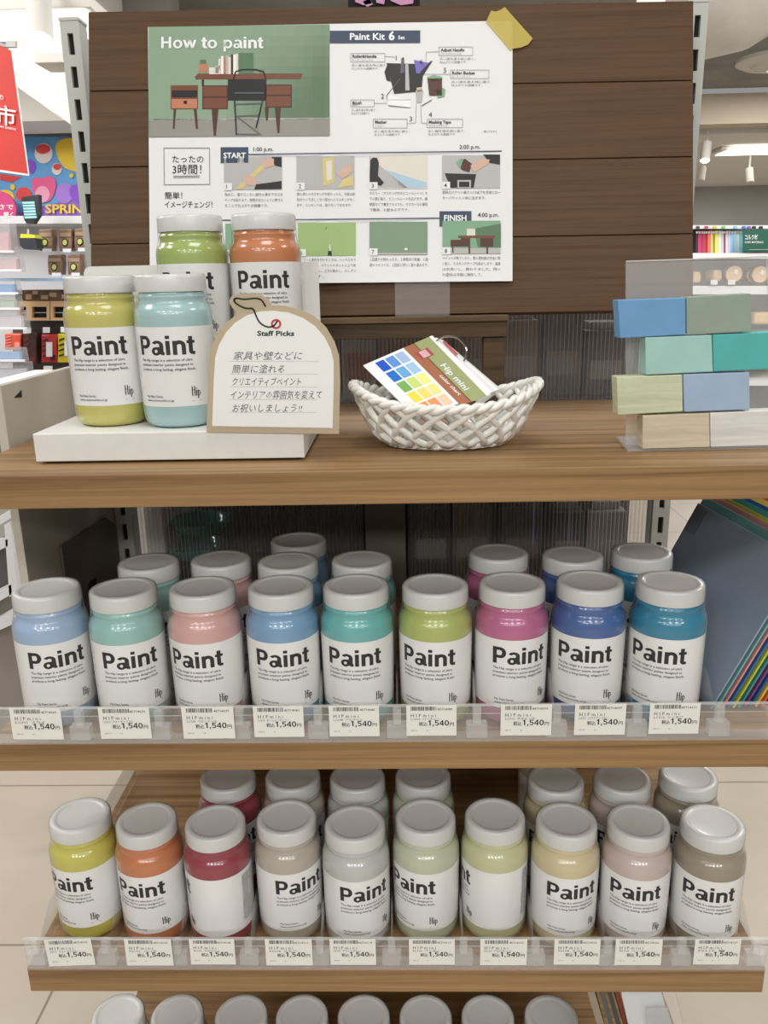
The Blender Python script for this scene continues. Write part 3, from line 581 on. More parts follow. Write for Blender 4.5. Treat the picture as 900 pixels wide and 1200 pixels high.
T1 = [(10, 70, 'スカイ'), (114, 174, 'ウォーターミスト'), (212, 273, 'ベビードール'), (296, 355, 'オーシャンサーフ'), (385, 444, 'アルフィン'), (476, 535, 'パーティー'), (587, 647, 'ネオピンク'), (674, 734, 'ハワイアンブルー'), (762, 821, 'シーホア')]
for i, ((a, b2, nm), (n, c, w)) in enumerate(zip(T1, C1)): price_tag(a, b2, 828, 868, 'LC0%02d' % (i+1 if i < 3 else i+4), nm, str(4069+i*4), 'white price tag in the rail below the %s jar' % w, H-.4482, (-.6 if i == 0 else 0))
T2 = [(51, 106, 'フルーツライム'), (145, 200, 'パパヤ'), (221, 274, 'ラズベリー'), (310, 365, 'スモア'), (386, 440, 'マウントグレー'), (479, 533, 'アンダー'), (563, 618, 'アロマビーン'), (650, 704, 'ミルク'), (722, 777, 'ベージュ'), (815, 869, '麻')]
for i, ((a, b2, nm), (n, c, w)) in enumerate(zip(T2, C2)): price_tag(a, b2, 1100, 1136, 'PS1%02d' % (i+1), nm, str(4102+i*3), 'cream price tag in the low rail below the %s jar' % w, H-.7592, (2.5 if i == 0 else 0))
def divider(X, z, hb, label, dp=.11):
    t = thing('shelf_divider', (X, YF+.02, z+.0015), label, 'divider', 'clear shelf dividers'); z += .002
    MB().box((X-.0115, YF+.0015, z), (X+.0115, YF+.013, z+.017)).build('clip_base', M_CLIP, t, bevel=.001)
    MB().box((X-.0045, YF+.002, z+.0172), (X+.0045, YF+.010, z+.036)).build('clip_tongue', M_CLIP, t, bevel=.0006)
    MB().slab([(X-.0006, YF+.0135, z), (X-.0006, YF+dp, z), (X-.0006, YF+dp, z+hb), (X-.0006, YF+.05, z+hb), (X-.0006, YF+.0135, z+.018)], (.0012, 0, 0)).build('blade', M_CLEAR if dp < .2 else M_STRIP, t)
nm1 = [c[2] for c in C1]; nm2 = [c[2] for c in C2]
for i, px in enumerate((98, 188, 283, 373, 462, 558, 658, 748, 838)):
    X = atY(px, 855, YF).x; X = (ROW1[i][0]+ROW1[i+1][0])/2 if i < 8 else .343
    divider(X, Z2, .055, 'clear divider on the middle shelf between %s and %s' % (nm1[i]+' jar', nm1[i+1]+' jar' if i < 8 else 'leaning folders'))
for i in range(9):
    divider((ROW2[i][0]+ROW2[i+1][0])/2, Z3, .05, 'clear divider clip on the low shelf between %s and %s jars' % (nm2[i], nm2[i+1]))
divider(-.4622, Z3, .05, 'clear divider at the low shelf end beside the bright yellow jar', .40); divider(.4146, Z3, .05, 'clear divider at the low shelf end beside the taupe jar')

# ------------------------------------------------------------------ top shelf: stepped riser and its jars
ZP = H-.1518
t = thing('display_riser', (-.25, .97, Z1), 'white stepped display riser under the four jars on the top shelf', 'display riser')
MB().slab([(-.3998, .868, Z1+.003), (-.1075, .868, Z1+.003), (-.1075, 1.068, Z1+.003), (-.3998, 1.068, Z1+.003)], (0, 0, ZP-Z1-.003)).build('base', M_WHITE, t, bevel=.001)
MB().box((-.394, .88, Z1+.0003), (-.114, 1.06, Z1+.0029)).build('base_foot', mat('riser_shadow_foot', (120, 112, 100), .7), t)  # recessed foot; its dark colour stands in for shade in the undercut
MB().box((-.3960, .985, ZP), (-.1035, 1.058, H-.0863)).build('step', M_WHITE, t, bevel=.001)
zt = H+.0235; bp = [(-.3960, 1.0585, Z1+.035)]
bp = [(-.3960, 1.0605, ZP+.0002), (-.1035, 1.0605, ZP+.0002), (-.1035, 1.0605, zt), (-.388, 1.0605, zt), (-.3935, 1.0605, zt-.0025), (-.3960, 1.0605, zt-.008)]
MB().slab(bp, (0, .004, 0)).build('back_panel', M_WHITE, t)
GT = 'sample paint jars on the white riser'
pj = lambda px, py, z: atZ(px, py, z)
jar(-.3346, .9390, ZP, 'yellow_top', (214, 204, 86), -12, 'yellow paint jar on the white riser beside the pale aqua one', GT)
jar(-.2512, .9234, ZP, 'aqua_top', (166, 204, 204), -15, 'pale aqua paint jar on the white riser beside the staff card', GT)
jar(-.2480, 1.018, H-.0862, 'green_top', (170, 194, 86), -12, 'yellow-green paint jar on the upper step behind the pale aqua one', GT)
jar(-.1610, 1.016, H-.0862, 'orange_top', (226, 126, 66), -5.5, 'orange paint jar on the upper step behind the staff card', GT)

# ------------------------------------------------------------------ staff picks card
SY = .8650
t = thing('staff_card', atY(318, 507, SY), 'beige arched staff pick card with handwritten note before the riser', 'sign card')
def S(px, py, l=0): p = atY(px, py, SY); return Vector((p.x, SY-l, p.z))
def sp(zx, zy): return (240+zx/5.625, 340+zy/5.625)
outer = [(12, 935), (22, 600), (30, 430), (45, 370), (75, 300), (120, 235), (185, 180), (215, 150), (180, 115), (160, 75), (175, 40), (215, 25), (300, 22), (370, 30), (420, 60), (440, 98), (520, 102), (620, 125), (720, 170), (800, 245), (855, 340), (885, 430), (892, 600), (884, 948)]
inner = [(50, 895), (60, 600), (70, 440), (95, 360), (140, 280), (200, 215), (280, 165), (370, 140), (460, 136), (560, 150), (650, 185), (730, 240), (790, 310), (830, 390), (850, 470), (850, 600), (843, 908)]
M_KRAFT = mat('card_beige', (190, 173, 146), .6)
MB().slab([S(*sp(*q)) for q in outer], (0, .0015, 0)).build('card_back', M_KRAFT, t)
MB().slab([S(*sp(*q), .0008) for q in inner], (0, .0007, 0)).build('card_face', mat('card_white', (242, 243, 240), .5), t)
b = MB(); S2 = lambda px, py: S(px, py, .0011)
def zline(pts, w, m, sm=True):
    q = [sp(*p) for p in pts]
    if sm:
        for _ in range(2):
            n = [q[0]]
            for a, c in zip(q, q[1:]): n += [(a[0]*.75+c[0]*.25, a[1]*.75+c[1]*.25), (a[0]*.25+c[0]*.75, a[1]*.25+c[1]*.75)]
            q = n+[q[-1]]
    for (a, c), (b2, d) in zip(q, q[1:]):
        l = math.hypot(b2-a, d-c) or 1; nx, ny = -(d-c)/l*w/2, (b2-a)/l*w/2; ex, ey = (b2-a)/l*w*.3, (d-c)/l*w*.3
        b.quad(S2(a-nx-ex, c-ny-ey), S2(b2-nx+ex, d-ny+ey), S2(b2+nx+ex, d+ny+ey), S2(a+nx-ex, c+ny-ey), m)
zline([(400, 105), (375, 60), (330, 52), (260, 62), (205, 50), (190, 68), (215, 95), (270, 122), (320, 118), (335, 160), (360, 215), (410, 245), (455, 240), (478, 205)], 1.9, 0)
for q in _ring(240+471/5.625, 340+223/5.625, 6.1, 5.9, 3.7, 3.6, 0, 360, 24): b.poly([S2(*p) for p in q], 1)
text(b, 'Staff Picks', S2, *sp(346, 300), 5.6, 2, vd=-1, w=43.5, off=.03)
for y, s, x, w in ((455, '家具や壁などに', 190, 81), (542, '簡単に塗れる', 182, 61), (625, 'クリエイティブペイント', 185, 80), (712, 'インテリアの雰囲気を変えて', 172, 107), (800, 'お祝いしましょう!!', 182, 82)): text(b, s, S2, *sp(x, y), 7.4, 3, vd=-1, w=w, off=-.003, shear=.22, res=1)
for y, x0, x1 in ((468, 165, 750), (552, 165, 745), (636, 162, 742), (720, 160, 738), (804, 160, 735)): zline([(x0, y), (x1, y+2)], .32, 4, False)
b.build('print', [mat('print_stem_green', (44, 78, 62), .6), mat('print_cherry', (196, 62, 70), .6), mat('print_forest', (36, 66, 56), .6), mat('pencil_grey', (84, 84, 88), .7), mat('rule_grey', (176, 178, 176), .7)], t)

# ------------------------------------------------------------------ ceramic basket with the colour chart ring
BC = Vector((.048, .948, Z1)); bx0, by0, bx1, by1 = .067, .042, .1055, .066
t = thing('ceramic_basket', BC, 'white woven ceramic basket holding the colour chart cards', 'basket')
def bask(th, k):
    c, s = math.cos(th), math.sin(th); e = k**.62
    rxk = bx0+(bx1-bx0)*e; ryk = by0+(by1-by0)*e; ztop = .050+.020*c*c*abs(c)
    return BC+Vector((rxk*c, ryk*s, .006+(ztop-.006)*k**1.1))
M_CER = mat('white_ceramic', (240, 239, 232), .18, coat=.3)
b = MB(); N = 20
for i in range(N):
    for sgn in (1, -1):
        pts = []
        for q in range(11):
            k = q/10; th = 2*math.pi*i/N+sgn*k*.62
            p = bask(th, k); nrm = Vector((math.cos(th), math.sin(th), 0))
            pts.append(p+nrm*(.0011*sgn*math.cos(k*math.pi*5)))
        b.tube(pts, .0040, 7)
b.build('lattice', M_CER, t, smooth=True, angle=0)
b = MB(); K = 150
for ph in (0, math.pi):
    pts = []
    for q in range(K):
        th = 2*math.pi*q/K; p = bask(th, 1); o = 21*th+ph; nrm = Vector((math.cos(th), math.sin(th), 0)); pts.append(p+nrm*.0026*math.cos(o)+Vector((0, 0, .0026*math.sin(o))))
    b.tube(pts, .0040, 8, True)
b.build('rope_rim', M_CER, t, smooth=True, angle=0)
b = MB()
for ph in (0, math.pi):
    pts = []
    for q in range(K):
        th = 2*math.pi*q/K; p = bask(th, 0); o = 15*th+ph; nrm = Vector((math.cos(th), math.sin(th), 0)); pts.append(p+nrm*.0018*math.cos(o)+Vector((0, 0, -.001+.0015*math.sin(o))))
    b.tube(pts, .0026, 6, True)
pr_ = [BC+Vector((bx0*math.cos(a*.157), by0*math.sin(a*.157), .0015)) for a in range(40)]
b.slab(pr_, (0, 0, .003)); b.build('foot_ring', M_CER, t, smooth=True)

CA = R(55); CN = Vector((0, -math.cos(CA), math.sin(CA))); CP0 = atY(540, 470, .912)
def ch(zx, zy, l=0): return atP(415+zx/5.625, 385+zy/5.625, CP0+CN*l, CN)
t = thing('color_chart', ch(400, 560), 'color chart booklet on a ring leaning in the white basket', 'color chart')
Aq, Bq = (58, 243), (515, 45)
def card_q(u, v, l=0):            # u across (0..1 from lower edge to ring edge), v along the booklet
    return ch(Aq[0]+(Bq[0]-Aq[0])*u+380*v, Aq[1]+(Bq[1]-Aq[1])*u+(372+18*u)*v, l)
cl = MB(); cl.slab([card_q(0, 0), card_q(0, .90), card_q(1, 1.0), card_q(1, 0)], -CN*.0006); cl.build('cover_card', mat('chart_paper', (242, 243, 244), .4), t)
b = MB(); q0 = lambda u, v: card_q(u, v, .0003); q1 = lambda u, v: card_q(u, v, .0006)
def cq(f, u0, v0, u1, v1, m): b.poly([f(u0, v0), f(u0, v1), f(u1, v1), f(u1, v0)], m)
cq(q0, .735, .0, .955, 1.0, 0); cq(q0, .585, .0, .728, 1.0, 1); cq(q0, .726, 0, .738, 1.0, 2)
SW = [[(0, 84, 206), (92, 148, 220), (166, 190, 230)], [(0, 112, 200), (104, 170, 224), (160, 200, 232)], [(120, 176, 92), (204, 222, 120), (236, 238, 140)], [(240, 220, 70), (242, 220, 112), (244, 228, 140)], [(232, 140, 60), (236, 150, 90), (244, 204, 170)]]
sm = []
for i, rw in enumerate(SW):
    for j, c in enumerate(rw):
        sm.append(mat('swatch_%d_%d' % (i, j), c, .5)); u0 = .145+j*.139; v0 = .035+i*.182
        cq(q0, u0, v0, u0+.118, v0+.155, 4+len(sm)-1)
def qt(u, v): return q1(.80-v*1.0, .42+u)
text(b, 'Hip mini', lambda u, v: q1(.78+v, .40+u), 0, 0, .078, 3, w=.43, off=.02)
text(b, 'color chart', lambda u, v: q1(.665+v, .52+u), 0, 0, .045, 3, w=.34, off=.02)
cq(q1, .655, .12, .83, .24, 4+len(sm)); cq(lambda u, v: card_q(u, v, .0008), .69, .13, .79, .23, 4+len(sm)+1)
b.build('cover_print', [mat('chart_olive', (158, 166, 112), .5), mat('chart_brown', (166, 104, 72), .5), mat('chart_dark_line', (70, 50, 40), .5), M_PAPER]+sm+[mat('chart_jar_red', (176, 70, 80), .5), mat('chart_jar_pink', (216, 176, 176), .5)], t)
for i, (du, dv, rot) in enumerate(((.02, .03, .01), (.035, .06, .02), (.05, .10, .03), (.065, .15, .035))):
    l = -.0022*(i+1)
    MB().slab([card_q(.25+du, .02+dv, l), card_q(.25+du, .98, l), card_q(1.0+du+rot*3, .98, l), card_q(1.0+du, .03+dv*.5, l)], -CN*.0005).build('page', mat('chart_page_%d' % i, ((240, 240, 240), (226, 226, 228), (240, 238, 234), (214, 214, 214))[i], .5), t)
MB().slab([card_q(1.04, .13, -.0008), card_q(1.04, .36, -.0008), card_q(1.075, .36, -.0008), card_q(1.075, .13, -.0008)], CN*.0004).build('tab', mat('chart_tab_red', (196, 90, 90), .5), t)
rc = ch(615, 160, -.004); a = (ch(720, 205, -.004)-ch(515, 110, -.004)); Lr = a.length/2; a.normalize(); up = CN.copy()*.55+(ch(640, 60)-ch(600, 140)).normalized()*.8; up = (up-a*up.dot(a)).normalized()
rc = (ch(515, 110, -.004)+ch(735, 205, -.004))/2
MB().tube([rc+a*Lr*math.cos(x*2*math.pi/40)+up*Lr*.85*math.sin(x*2*math.pi/40) for x in range(40)], .0011, 8, True).build('ring', mat('ring_chrome', (200, 198, 194), .15, metal=1), t, smooth=True)

# ------------------------------------------------------------------ painted blocks and the acrylic sign holder
PSI = R(3); DN = Vector((math.sin(PSI), -math.cos(PSI), 0)); DP0 = Vector((.2568, .889, Z1))
def D(px, py, l=0): return atP(px, py, DP0+DN*l, DN)
t = thing('sign_holder', D(830, 531, -.03), 'clear acrylic sign holder standing behind the painted blocks', 'sign holder')
MB().slab([Vector((D(733, 528.5, -.024).x, D(733, 528.5, -.024).y, Z1+.0028)), Vector((D(912, 521, -.024).x, D(912, 521, -.024).y, Z1+.0028)), D(899, 300.5, -.024), D(733.8, 306, -.024)], -DN*.0022).build('pane', M_PANE, t)
q = [D(735.5, 529.5, .003), D(930, 521, .003)]; q = [Vector((p.x, p.y, Z1+.0006)) for p in q]; w0 = Vector((.2497, .965, Z1+.0006))
MB().slab([q[0], q[1], q[1]-DN*.085, w0], (0, 0, .0018)).build('base_plate', M_PANE, t)
b = MB(); b.slab([D(733.8, 307, -.0238), D(899, 301.5, -.0238), D(899, 300, -.0238), D(733.8, 305.5, -.0238)], DN*.0006); b.slab([D(897.6, 301, -.0238), D(899, 301, -.0238), D(910.2, 515, -.0238), D(908.7, 515, -.0238)], DN*.0006); b.build('edge', mat('acrylic_edge', (206, 204, 200), .3), t)
BL = [('light blue', (140, 174, 216), 'bright blue', [(724, 351.6), (804, 348.8), (804, 392.4), (726.5, 396.6)], (110, 160, 204)), ('', 0, 'sage green', [(804.4, 348.2), (880.4, 343.6), (881, 388.8), (804.6, 391.6)], (148, 165, 150)),
      ('', 0, 'pale aqua', [(756, 395.2), (834.4, 392.2), (836, 435.8), (757, 439.6)], (166, 208, 202)), ('', 0, 'teal', [(835, 392), (913, 388.6), (914, 432), (836.2, 435.6)], (86, 184, 178)),
      ('', 0, 'pale green streaked', [(722.6, 441.8), (800, 438.6), (800.6, 482.4), (724, 486.6)], (208, 214, 180)), ('', 0, 'powder blue', [(800.6, 438.4), (878.6, 436), (879, 480.2), (801.5, 483)], (166, 188, 214)),
      ('', 0, 'beige', [(753, 486.8), (831.6, 483.8), (832, 528.2), (752.7, 530.8)], (216, 204, 178)), ('', 0, 'off-white', [(832, 483.6), (911, 480.6), (912, 525.4), (832.4, 528)], (232, 230, 224))]
WH = ['topmost, above the pale aqua one', 'topmost, beside the bright blue one', 'under the bright blue and sage ones', 'beside the pale aqua one', 'above the beige one', 'above the beige and off-white ones', 'at the bottom beside the off-white one', 'at the bottom beside the beige one']
for (a, c0, nme, q, c), wh in zip(BL, WH):
    bm_ = wood('block_'+nme.replace(' ', '_'), tuple(min(255, v*1.03) for v in c), tuple(v*.93 for v in c), 8, 160, .6, .6) if nme in ('pale green streaked', 'beige', 'off-white') else mat('block_'+nme.replace(' ', '_'), c, .6, noise=.02, nscale=40)
    cx = sum(p[0] for p in q)/4; cy = sum(p[1] for p in q)/4; q = [(cx+(x-cx)*.994, cy+(y-cy)*.992) for x, y in q]
    fr = [D(*p) for p in (q[3], q[2], q[1], q[0])]
    if nme in ('beige', 'off-white'): fr[0].z = fr[1].z = Z1+.0028
    tag(MB().slab(fr, -DN*.0195).build('painted_block', bm_, bevel=.0008), '%s painted wooden block in the stack, %s' % (nme, wh), 'painted block', 'painted wood blocks stacked on the top shelf')

# ------------------------------------------------------------------ folders leaning at the shelf end, dark folders below
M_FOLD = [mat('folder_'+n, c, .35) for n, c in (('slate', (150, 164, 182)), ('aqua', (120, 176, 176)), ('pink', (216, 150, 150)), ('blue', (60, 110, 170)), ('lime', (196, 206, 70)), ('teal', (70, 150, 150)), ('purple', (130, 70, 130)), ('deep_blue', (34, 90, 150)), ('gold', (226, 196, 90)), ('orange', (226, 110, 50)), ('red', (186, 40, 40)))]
FN = ['slate grey', 'aqua', 'pink', 'mid blue', 'lime', 'teal', 'purple', 'deep blue', 'gold', 'orange', 'red']
lv = Vector((.4205-.3459, 0, .1626)).normalized(); dv = Vector((-.0294, .245, 0)); nv = lv.cross(dv.normalized())
if nv.x < 0: nv = -nv
p0 = Vector((.3605, .875, H-.477)); base = p0-lv*((p0.z-(Z2+.004))/lv.z)
for i in range(11):
    off = nv*(.0062*i+(.0 if i else 0)) ; s = base+off; s = s+lv*((Z2+.004-s.z)/lv.z)
    th = .0011 if i else .0016; hh = .2015+(.0045+.003*(i % 3) if i else 0)+.0010*i
    dd = dv*(1.0+.02*(i % 2))
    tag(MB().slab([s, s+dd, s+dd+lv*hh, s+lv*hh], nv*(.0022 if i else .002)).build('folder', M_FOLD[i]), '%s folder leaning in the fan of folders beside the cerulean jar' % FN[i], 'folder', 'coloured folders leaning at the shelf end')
tag(MB().slab([base+dv*.86+lv*.160-nv*.0006, base+dv*.995+lv*.160-nv*.0006, base+dv*.995+lv*.198-nv*.0006, base+dv*.86+lv*.198-nv*.0006], nv*.0004).build('clear_sticker', mat('sticker_grey', (128, 138, 150), .3)), 'small grey sticker at the corner of the slate folder', 'sticker')
for i, (px, c, n) in enumerate(((690, (150, 140, 122), 'taupe'), (704, (84, 84, 78), 'dark grey'), (713, (58, 66, 60), 'dark green'), (722, (130, 58, 40), 'rust red'), (731, (30, 30, 32), 'black'))):
    a = atY(px, 1168, .86); d = Vector((.045, 0, -.16)).normalized(); q = [a+d*(-.05), a+d*.12]
    tag(MB().slab([q[0], q[1], q[1]+Vector((0, .2, 0)), q[0]+Vector((0, .2, 0))], (.0095 if i == 0 else .006, 0, 0)).build('folder', mat('low_folder_'+n.replace(' ', '_'), c, .4)), '%s folder standing below the low shelf beside the jar lids' % n, 'folder', 'dark folders below the low shelf')
t = thing('plastic_pocket', atY(775, 1190, .9), 'clear plastic pocket with a white sheet below the low shelf end', 'plastic pocket')
b = MB(); a = [atY(x, y, .846) for x, y in ((745, 1240), (810, 1240), (789, 1150), (725, 1150))]; b.slab(a, (0, .003, 0)); b.build('sleeve', M_STRIP, t)
MB().slab([atY(x, y, .8505) for x, y in ((745, 1240), (795, 1240), (772, 1150), (725, 1150))], (0, .003, 0)).build('sheet', mat('pocket_sheet', (222, 228, 232), .5), t)
MB().slab([atY(x, y, .842) for x, y in ((762, 1240), (800, 1240), (782, 1181), (757, 1182))], (0, .002, 0)).build('pouch', clear('pouch_grey', (210, 214, 216), 1.5, .1, .35, (214, 216, 218)), t)

# ------------------------------------------------------------------ shop beyond, towards the tulip mural
def slab_px(mb, pts, Y, depth, m=0): mb.slab([atY(x, y, Y) for x, y in reversed(pts)], (0, depth, 0), m); return mb
def rect(x0, y0, x1, y1): return [(x0, y0), (x1, y0), (x1, y1), (x0, y1)]
def pxbox(name, x0, y0, x1, y1, Y, depth, m, label, cat, group=None, extra=(), mats=None, bevel=0):
    b = MB(); slab_px(b, rect(x0, y0, x1, y1), Y, depth)
    for (a0, c0, a1, c1, mi) in extra: slab_px(b, rect(a0, c0, a1, c1), Y-.004, .0035, mi)
    return tag(b.build(name, mats or m, bevel=bevel), label, cat, group)
YM = 3.6
mm = [mat('mural_sky', (104, 170, 226), .6), mat('mural_yellow', (244, 208, 60), .6), mat('mural_pink', (236, 96, 150), .6), mat('mural_pale_pink', (246, 170, 196), .6), mat('mural_purple', (142, 84, 214), .6), mat('mural_white', (236, 226, 220), .6), mat('mural_red', (226, 72, 66), .6), mat('mural_lilac', (176, 130, 226), .6), mat('mural_band', (150, 110, 200), .6), mat('mural_violet', (112, 60, 190), .6)]
b = MB(); slab_px(b, rect(-40, 160, 140, 253), YM, .03, 0)
def mp_(zx, zy): return (zx*110/776, 130+zy*170/1200)
def mf(pts, m, l):
    if 5 <= len(pts) < 14:
        for _ in range(2): pts = [q for (a, c), (d, e) in zip(pts, pts[1:]+pts[:1]) for q in ((a*.75+d*.25, c*.75+e*.25), (a*.25+d*.75, c*.25+e*.75))]
    b.poly([atY(*mp_(*p), YM-.002-l*.002) for p in reversed(pts)], m)
def me_(cx, cy, ax, ay, m, l, n=16): mf([(cx+ax*math.cos(2*math.pi*k/n), cy+ay*math.sin(2*math.pi*k/n)) for k in range(n)], m, l)
mf([(150, 840), (700, 700), (700, 870), (150, 870)], 8, 0); me_(360, 350, 75, 85, 5, 1); me_(355, 315, 60, 40, 6, 2); mf([(440, 265), (560, 215), (720, 240), (720, 500), (600, 505), (500, 450)], 1, 1); me_(470, 480, 42, 50, 5, 1); me_(472, 462, 34, 26, 6, 2)
mf([(255, 590), (285, 545), (350, 560), (390, 535), (460, 555), (465, 640), (420, 750), (340, 760), (280, 690)], 2, 2); me_(350, 690, 60, 70, 3, 3); me_(535, 680, 75, 85, 7, 2); mf([(560, 640), (640, 600), (720, 610), (720, 760), (600, 750)], 4, 3); me_(680, 680, 30, 75, 9, 4)
me_(250, 460, 45, 60, 4, 1); me_(195, 690, 65, 60, 6, 2); me_(40, 720, 80, 70, 1, 1); mf([(0, 520), (180, 545), (95, 590), (0, 570)], 6, 1); me_(105, 630, 20, 25, 1, 2); me_(590, 535, 18, 18, 1, 3)
MU = lambda u, v: atY(u, v, YM-.016)
text(b, "IT'S", MU, 49.5, 249.5, 9.6, 1, align='R', off=.025, vd=-1); text(b, 'SPRING', MU, 53, 249.5, 9.8, 1, w=56, off=.025, vd=-1)
tag(b.build('tulip_mural', mm), 'bright tulip mural with yellow spring lettering on the far wall', 'mural')
t = thing('round_sign', atY(3, 258, 3.5), 'round pink sign hanging before the tulip mural', 'sign')
c = atY(0, 244, 3.5); b = MB(); n = 24; rr = (atY(18.8, 244, 3.5)-c).length
b.slab([c+Vector((rr*math.cos(2*math.pi*k/n), 0, rr*math.sin(2*math.pi*k/n))) for k in range(n)], (0, .012, 0)); b.build('disc', mat('sign_pink', (222, 70, 136), .5), t)
b = MB(); text(b, '明るさで', lambda u, v: atY(u, v, 3.497), -3, 245, 4.6, 0, 'C', w=38, vd=-1, off=.03); text(b, '開く', lambda u, v: atY(u, v, 3.497), 10, 254, 4.6, 0, 'C', vd=-1, off=.03); b.build('lettering', M_PAPER, t)
M_SHOPW = mat('shop_white', (234, 234, 236), .5); M_PEG = mat('pegboard_white', (224, 223, 228), .6)
pxbox('mural_ledge', -40, 253, 140, 262, 3.40, .19, M_SHOPW, 'white ledge under the tulip mural', 'ledge')
pxbox('display_backing', -40, 262, 140, 470, YM+.02, .03, M_PEG, 'white display backing wall with hanging packs', 'backing')
struct(MB().box((-6, YM+.06, 0), (-.9, YM+.2, CEIL)).build('wall_mural', mat('wall_mural_grey', (178, 174, 170), .8)))
t = thing('hanging_reader', atY(35, 262, 3.2), 'dark framed hanging tag with cyan stripes over the mural lettering', 'hanging tag')
b = MB(); slab_px(b, [(25, 231), (45, 228), (45.5, 252), (39, 262), (31, 262), (28, 257)], 3.2, .03); b.build('frame', mat('reader_black', (40, 40, 44), .4), t)
b = MB()
for k in range(6): slab_px(b, [(26+k*.5, 236.5+k*3.4), (40+k*.5, 236+k*3.4), (40.4+k*.5, 238.6+k*3.4), (26.4+k*.5, 239+k*3.4)], 3.195, .004)
b.build('stripe', mat('reader_cyan', (170, 226, 230), .4), t)
t = thing('hanging_case', atY(33, 293, 3.2), 'black hanging case with a yellow top among brown packs', 'case')
b = MB(); slab_px(b, [(22.5, 279), (41, 279.5), (43.5, 290), (40, 292.5), (28, 292), (23.5, 288)], 3.2, .06); b.build('box', mat('case_black', (52, 54, 60), .4), t)
MB().tube([atY(33, 275, 3.23), atY(33, 270, 3.24), atY(33, 268, 3.612)], .004, 6).build('hook', M_STEEL, t)
b = MB(); slab_px(b, [(24, 274), (40, 275), (42, 279), (23.5, 278.8)], 3.2, .06); b.build('lid', mat('case_yellow', (226, 218, 60), .4), t)
M_PK = [mat('pack_brown', (140, 108, 84), .4, coat=.4, noise=.25, nscale=25), mat('pack_badge', (206, 214, 120), .4), M_SHOPW, mat('pack_tan', (176, 146, 116), .5), M_DARK]
def pack(x0, y0, w, h, Y, label, ms=None, badge=True):
    t = thing('hanging_pack', atY(x0+w/2, y0+h, Y), label, 'pack', 'brown hanging packs')
    b = MB(); slab_px(b, [(x0, y0+1), (x0+w, y0), (x0+w+.6, y0+h*.5), (x0+w, y0+h), (x0+.5, y0+h), (x0-.5, y0+h*.5)], Y, .05); b.build('pouch', M_PK[0], t, bevel=.004)
    b = MB(); slab_px(b, rect(x0+1, y0+h*.18, x0+w-1, y0+h*.36), Y-.004, .0035); b.build('band', M_PK[3], t)
    cx, cy = x0+w*.45, y0+h*.62; b = MB(); slab_px(b, [(cx+3.6*math.cos(k*.524), cy+4.6*math.sin(k*.524)) for k in range(12)], Y-.005, .004); b.build('badge_rim', M_DARK, t)
    b = MB(); slab_px(b, [(cx+2.6*math.cos(k*.524), cy+3.4*math.sin(k*.524)) for k in range(12)], Y-.009, .004); b.build('badge', M_PK[1], t)
    b = MB(); slab_px(b, rect(x0+w*.3, y0+h*.9, x0+w*.95, y0+h*1.06), Y-.02, .003); b.build('price_card', M_SHOPW, t)
PL = [(45, 268, 16, 26, 'brown hanging pack nearest the black case under the mural ledge'), (69, 268, 15, 26, 'brown hanging pack second from the black case under the mural ledge'), (87, 267, 14, 26, 'brown hanging pack half hidden by the slotted upright'), (56, 298, 16, 24, 'brown hanging pack in the lower row, above the wooden frames'), (79, 298, 15, 24, 'brown hanging pack in the lower row beside the yellow jar lid')]
for x, y, w, h, l in PL: pack(x, y, w, h, 3.35, l)
pxbox('glass_shelf', -10, 326, 96, 329.5, 3.05, .3, clear('glass_edge_blue', (120, 170, 200), 1.5, .05, .5, (120, 170, 205)), 'blue-edged glass shelf above the small wooden frames', 'shelf')
pxbox('sorting_tray', 18, 340, 100, 354, 3.15, .2, None, 'brown tray of small wooden pieces above the wooden frames', 'tray', mats=[mat('tray_brown', (96, 74, 60), .6, noise=.3, nscale=30), mat('tray_tan', (186, 152, 120), .6)],
      extra=[(20, 341, 26, 345, 1), (30, 345, 37, 351, 1), (38, 341, 44, 345, 1), (48, 346, 56, 351, 1), (58, 343, 66, 348, 1), (72, 345, 80, 350, 1), (84, 341, 92, 344, 1)])
M_FR = mat('frame_pine', (214, 174, 128), .5)
for i, (x0, x1, w) in enumerate(((20, 34, 'beside the clear drawers'), (34, 58, 'second from the clear drawers'), (59, 82, 'third from the clear drawers'), (82, 104, 'half hidden behind the yellow jar'))):
    t = thing('wooden_frame', atY((x0+x1)/2, 376, 3.12), 'small pine frame with a dark inset, '+w, 'frame', 'small wooden frames')
    b = MB(); Y = 3.12
    for q in (rect(x0, 353, x1, 359.5), rect(x0, 372.5, x1, 375.5), rect(x0, 359.5, x0+3.4, 372.5), rect(x1-3.4, 359.5, x1, 372.5)): slab_px(b, q, Y, .04)
    b.build('surround', M_FR, t); b = MB(); slab_px(b, rect(x0+3.4, 359.5, x1-3.4, 372.5), Y+.02, .015); b.build('inset', M_DARK, t)
    b = MB(); slab_px(b, rect(x0+3.6, 366, x1-3.6, 366.8), Y+.012, .004); b.build('bar', M_STEEL, t)
M_GON = mat('gondola_dark', (84, 78, 78), .5)
pxbox('dark_gondola', 15, 376, 150, 560, 3.2, .3, M_GON, 'dark grey display unit with red and yellow bags', 'display unit')
